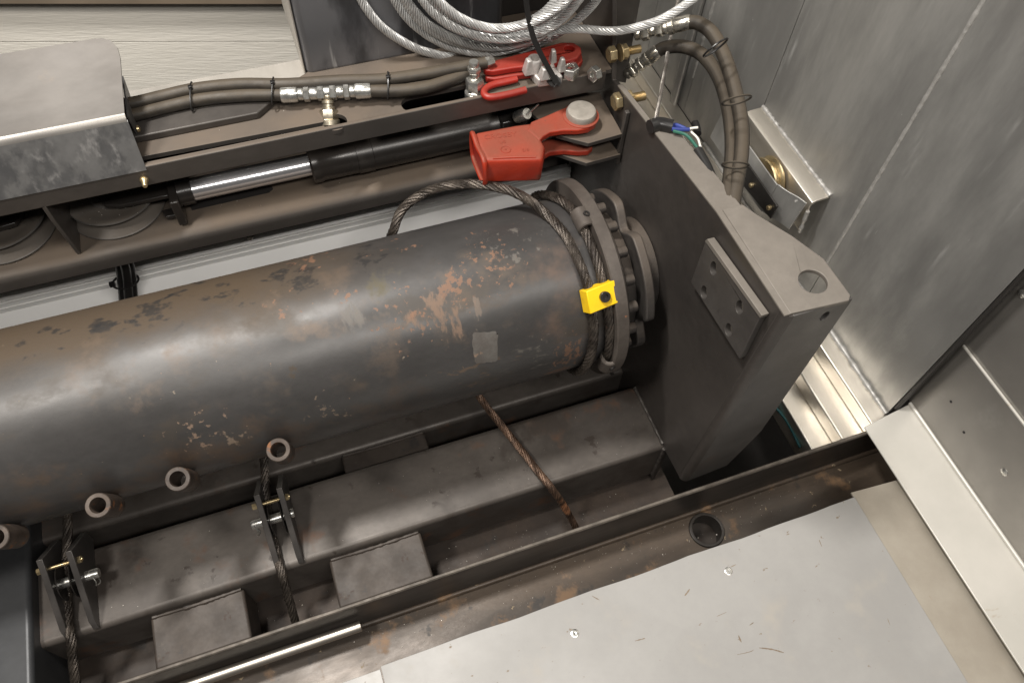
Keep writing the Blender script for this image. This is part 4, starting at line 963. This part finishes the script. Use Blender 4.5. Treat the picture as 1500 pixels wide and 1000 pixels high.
# upper face plane contains X axis, bend and a point further back
upn = (V((0, .10, .062))).cross(X3).normalized()
def upf(x, y): return at_plane(x, y, bend, upn)
cor = [upf(x, y) for x, y in [(185, 172), (176, 85), (172, 70), (163, 60), (150, 56), (138, 57)]]
back = upf(0, 81)
d1 = V((0, .10, .062)).normalized(); d2 = V((0, yb_ + .001 - bend.y, zb_ - bend.z)).normalized()
half = math.acos(max(-1, min(1, d1.dot(d2)))) / 2; rb = .020; tl = rb / math.tan(half)
bis = (d1 + d2).normalized(); cen = bend + bis * (rb / math.sin(half)); cen.x = 0
A_ = bend + d1 * tl; B_ = bend + d2 * tl
inn = upn if upn.z < 0 else -upn
MB().prism([V((-2, A_.y, A_.z)), V((bend.x - .001, A_.y, A_.z))] + cor[1:] + [V((-2, cor[-1].y + .01, cor[-1].z + .006))], inn * .003).build('top_sheet', M_sheet, cv)
va = (A_ - cen); va.x = 0; vb = (B_ - cen); vb.x = 0
ang = va.angle(vb); prof = []
for k in range(13):
    t_ = k / 12
    w_ = (va * math.sin((1 - t_) * ang) + vb * math.sin(t_ * ang)) / math.sin(ang)
    prof.append((cen + w_, cen + w_ * ((rb - .003) / rb)))
MB().prism([V((-2, a.y, a.z)) for a, b in prof] + [V((-2, b.y, b.z)) for a, b in reversed(prof)], (2 + bend.x - .001, 0, 0)).build('bend', M_sheetb, cv)
nf = V((0, 1, 0))
MB().prism([V((-2, B_.y, B_.z)), V((bend.x, B_.y, B_.z)), V((bend.x, yb_ + .001, zb_)), V((-2, yb_ + .001, zb_))], (0, .003, .001)).build('front_sheet', M_sheetd, cv)
e1 = [at(x, y, X=xc - .004) for x, y in [(178, 112), (210, 200), (205, 206), (186, 172)]]
MB().prism(e1, (.0025, 0, 0)).build('end_flange', M_sheetd, cv)
MB().lathe([(0, .0055), (.003, .005), (.0042, .002)], at(201, 189, X=xc), X3, 12).build('rivet', M_yzinc, cv)

# ================================================================== ALUMINIUM STRIP BELOW THE CHANNEL
st = thing('aluminium_extrusion', 'brushed aluminium extrusion strip seen between channel and drum', 'extrusion', (-.6, .31, -.2))
zt0 = at(365, 352, Y=.305).z
M_ext = mat('extruded_aluminium', (0.90, 0.89, 0.87), (0.82, 0.81, 0.79), (0.35, 0.45), 0.1, 30, (0.05, 1, 3), bump=0.02, bscale=60)
MB().box((-2, .306, -.25), (PX - .003, .316, zt0 - .006)).build('face', M_ext, st, bevel=.001)
MB().prism([V((-2, .302, zt0 - .006)), V((-2, .306, zt0 - .002)), V((-2, .316, zt0 - .002)), V((-2, .316, zt0 - .0055)), V((-2, .306, zt0 - .0062))], (2.09, 0, 0)).build('ridge', M_ext, st)
for zr in (.014, .028):
    MB().box((-2, .3035, zt0 - zr - .0025), (PX - .003, .3058, zt0 - zr)).build('rib', M_ext, st, bevel=.0006)
MB().box((-2, .318, -.25), (PX - .003, .33, .09)).build('dark_backing', M_lip, st)
zz_ = at(365, 385, Y=.29).z
MB().prism([V((-2, .270, -.122)), V((-2, .3055, -.086)), V((-2, .3055, -.17)), V((-2, .270, -.17))], (2.09, 0, 0)).build('foot_flange', mat('brightened_flange', (0.92, 0.91, 0.89), (0.88, 0.87, 0.85), (0.4, 0.5)), st, bevel=.001)  # lamp reflection along the foot put into its near-white colour and tilt
p = at(366, 347, Y=.305); MB().lathe([(0, .006), (.003, .006), (.006, .004)], p, (0, -1, .2), 14).build('screw', M_zinc, st)
bh = thing('hose_bundle', 'black corrugated hose bundle dropping behind the drum with a tie', 'hose', at(185, 420, Y=.27))
for dx in (-9, 1, 10):
    P = [at(182 + dx * .8 + (x - 180), y, Y=.262 + .01 * (dx == 1) * -1) for x, y in [(175, 375), (181, 392), (184, 415), (186, 450), (184, 500)]]
    MB().tube(spline(P, n=6), .0078, 12).build('hose', M_plastic, bh)
cb = at(184, 412, Y=.262)
P = [cb + X3 * (.022 * math.cos(2 * math.pi * k / 24)) + Y3 * (.016 * math.sin(2 * math.pi * k / 24)) for k in range(24)]
MB().tube(P, .002, 6, closed=True).build('tie', M_plastic, bh)
MB().box(tuple(P[12] - V((.005, .004, .003))), tuple(P[12] + V((.004, .004, .004)))).build('lock', M_plastic, bh)

# ================================================================== RIGHT HOSES
def arc_hose(fit_px, hose_px, s0, s1, label, loc_):
    t = thing('hydraulic_hose', label, 'hose', loc_)
    P = along(fit_px[:1] + [fit_px[1]] + hose_px, s0, s1)
    MB().tube(spline(P[1:], n=8), .0112, 16).build('hose', M_rubber, t)
    d = (P[1] - P[0])
    fitting(P[1] + d * .12, P[0], .0122, [(0, .30, 1.0, 20), (.30, .40, 1.08, 20), (.40, .50, .85, 16), (.5, .62, .98, 6), (.62, .74, .75, 16), (.74, .88, 1.05, 6), (.88, 1.0, .75, 16)], t, 'fitting', mat('hose_fitting_zinc', (0.56, 0.53, 0.47), (0.42, 0.395, 0.34), (0.2, 0.35), 0.9, 50))
    return t, P
hb = at(1070, 300, Z=.285)
hA, PA = arc_hose([(930, 52), (1003, 34)], [(1022, 34), (1044, 50), (1062, 85), (1076, 130), (1086, 180), (1086, 225), (1080, 262), (1072, 305)], at(930, 52, Y=.25), hb + V((.006, 0, -.01)), 'outer of two black hoses arching from the bracket to its cap', hb)
hB, PB = arc_hose([(917, 110), (960, 78)], [(975, 70), (1003, 69), (1030, 82), (1052, 112), (1066, 155), (1072, 200), (1071, 245), (1064, 300)], at(917, 110, Y=.25), hb + V((-.004, .01, -.01)), 'inner lower of two black hoses arching to the bracket cap', hb)
for k, (q, dd, rr, lb) in enumerate([((1048, 70), (22, 34), .0205, 'black tie joining the two arched hoses near their top'), ((1079, 147), (6, 34), .0205, 'thin tie round the two arched hoses at mid height'), ((1077, 242), (-3, 34), .0185, 'thin tie round the two arched hoses near the cap')]):
    dep = (hb - CAM).dot(V(ROT[2])) * (1.0 if k else 1.02)
    c = CAM + ray(*q) * (dep + .03 * (2 - k) * .5)
    c2_ = CAM + ray(q[0] + dd[0], q[1] + dd[1]) * (dep + .03 * (2 - k) * .5)
    u, v, n = frame(c2_ - c)
    t = thing('hose_tie', lb, 'cable tie', c)
    MB().tube([c + (u * math.cos(a) + v * math.sin(a)) * rr for a in [2 * math.pi * i / 28 for i in range(28)]], .0016, 6, closed=True).build('loop', M_plastic if k == 0 else M_rubber, t)
# thin upright cable
tw = along([(1000, -30), (985, 40), (972, 115), (963, 165), (959, 190)], at(1000, -30, X=.30), V((.118, .06, .25)))
tag(MB().rope(tw, .0036, 6, .03, step=.003, seg=5).build('thin_cable', M_rope_g, recalc=False), 'thin twisted steel cable standing behind the arched hoses', 'cable')
# wiring
wz = .272
wr = thing('wire_bundle', 'small wire splice with blue sleeves, white and green wires behind the bracket', 'wires', at(985, 188, Z=wz))
MB().tube(spline([at(x, y, Z=wz) for x, y in [(952, 186), (966, 182), (985, 186)]], n=5), .011, 14).build('boot', M_plastic, wr)
for i, (pth, mm_, r_) in enumerate([([(982, 183), (992, 184), (1004, 189)], M_bluew, .0035), ([(984, 189), (996, 190), (1010, 190)], M_bluew, .0032), ([(1005, 190), (1014, 188), (1022, 187)], M_whitew, .002),
                      ([(986, 192), (1005, 198), (1018, 212), (1027, 226)], M_greenw, .0026), ([(1012, 193), (1022, 203), (1026, 215), (1030, 224)], M_whitew, .0018)]):
    MB().tube(spline([at(x, y, Z=wz + .004 * (i % 2)) for x, y in pth], n=5), r_, 8).build('wire', mm_, wr)
MB().tube(spline([at(x, y, Z=wz) for x, y in [(1022, 220), (1035, 243), (1046, 270), (1056, 296)]], n=5), .0075, 12).build('sheath', M_plastic, wr)
MB().tube(spline([at(x, y, Z=wz - .01) for x, y in [(1018, 180), (1021, 188), (1022, 196)]], n=5), .006, 12).build('grommet', M_plastic, wr)
tag(MB().tube(spline([at(x, y, Z=-.40) for x, y in [(1130, 590), (1148, 610), (1160, 630), (1172, 655)]], n=5), .003, 8).build('teal_wire', M_tealw), 'thin teal wire in the dark gap behind the bracket foot', 'wire')

# ================================================================== WALL PULLEY BRACKET
aA = at(1106, 170, X=XW); zA = .03
ya0, ya1 = at(1213, 292, X=XW - .004).y, at(1113, 165, X=XW - .004).y
zA = at(1213, 292, X=XW - .004).z
wb = thing('pulley_bracket', 'pale aluminium angle bracket with a brass pulley welded on the wall', 'pulley bracket', (XW, (ya0 + ya1) / 2, zA - .1))
xw_ = XW - .046
prof = [(XW - .0005, zA + .008), (xw_ + .012, zA + .006), (xw_ + .004, zA + .002), (xw_, zA - .007), (xw_ + .010, zA - .088), (xw_ + .015, zA - .09), (xw_ + .005, zA - .008), (xw_ + .014, zA + .0005), (XW - .0005, zA + .002)]
MB().prism([V((a, ya0, b)) for a, b in prof], (0, ya1 - ya0, 0)).build('angle', M_angle, wb, bevel=.0008)
bead([V((XW - .002, ya0, zA + .009)), V((XW - .002, (ya0 + ya1) / 2, zA + .009)), V((XW - .002, ya1, zA + .009))], .0048, .4, 'weld_bead', wb)
bead([V((xw_ + .008, ya0 - .002, zA - .086)), V((xw_ + .001, ya0 - .002, zA - .02))], .004, .5, 'weld_bead', wb)
# channel strip holding the wheel, flared into the end
xpl = xw_ - .040; ztp = at(1122, 246, X=xpl).z
def ywall(x, y): return at(x, y, X=xpl).y
pth = [V((xpl, ya1 + .02, 0)), V((xpl, ya0 + .085, 0)), V((xpl + .003, ya0 + .065, 0)), V((xpl + .012, ya0 + .042, 0)), V((xpl + .026, ya0 + .018, 0)), V((xw_ - .008, ya0 + .001, 0))]
pth = spline(pth, .008)
vs = []; fs = []
for p in pth:
    for dx, z in ((0, ztp), (-.003, ztp), (-.003 - .012, ztp - .075), (-.012, ztp - .075)): vs.append(V((p.x + dx, p.y, z)))
for i in range(len(pth) - 1):
    for k in range(4): fs.append((i * 4 + k, i * 4 + (k + 1) % 4, i * 4 + 4 + (k + 1) % 4, i * 4 + 4 + k))
fs += [(0, 1, 2, 3), tuple(len(vs) - 4 + k for k in (3, 2, 1, 0))]
mb = MB(); mb.add(vs, fs); mb.build('flared_plate', M_alu, wb, bevel=.0005)
pk = [at(x, y, X=xpl - .012) for x, y in [(1092, 232), (1141, 302), (1131, 320), (1083, 262)]]
MB().prism(pk, (-.004, 0, 0)).build('backing_plate', M_bracket, wb, bevel=.0008)
for q in [(1102, 271), (1128, 304)]:
    p = at(*q, X=xpl - .016); MB().lathe([(0, .0058), (.006, .0052), (.0075, .003)], p, (-1, 0, 0.1), 14).build('bolt_end', M_yzinc, wb, bevel=.0004)
wc = at(1134, 262, X=(xpl + xw_) / 2 + .003)
MB().lathe([(-.012, .012), (-.012, .0455), (-.009, .047), (-.007, .0455), (-.002, .038), (.002, .038), (.007, .0455), (.009, .047), (.012, .0455), (.012, .012)], wc + V((0, .018, -.016)), X3, 56).build('wheel', M_brass, wb)

# small metal crumbs on the channel base, beam and flange
def crumbs(name, label, boxes, cnt, size):
    mb = MB()
    for (lo, hi) in boxes:
        for _ in range(cnt):
            p = V([random.uniform(a, b) for a, b in zip(lo, hi)]); s_ = size * random.uniform(.4, 1.2)
            d = [V((random.uniform(-1, 1), random.uniform(-1, 1), random.uniform(0, .8))) * s_ for _ in range(4)]
            mb.add([p + k for k in d], [(0, 1, 2), (0, 1, 3), (1, 2, 3), (0, 2, 3)])
    o = mb.build(name, mat('pale_swarf', (0.6, 0.56, 0.5), (0.5, 0.46, 0.4), (0.3, 0.5), 0.3)); o['kind'] = 'stuff'
    o['label'] = label; return o
crumbs('swarf', 'tiny pale metal crumbs scattered in the grimy channel', [((-.6, yL - .07, ZB + .001), (.42, yL - .012, ZB + .001))], 170, .0013)
crumbs('swarf', 'tiny pale specks lying on the front beam', [((-1.0, -.24, ZBM + .0005), (.08, -.12, ZBM + .0008))], 90, .0010)
crumbs('swarf', 'tiny pale specks lying on the dusty channel flanges', [((-.9, .225, .1075), (-.1, .30, .1078)), ((-.6, .25, ZT + .0003), (.08, .32, ZT + .0006))], 80, .0010)
crumbs('swarf', 'white crumbs lying on the cable sheave by the rod end', [((-.79, .24, .1425), (-.68, .29, .1428))], 26, .0013)
crumbs('swarf', 'pale dirt grains on the chassis floor under the beams', [((-.9, -.33, -.4445), (.05, -.25, -.444))], 160, .0013)
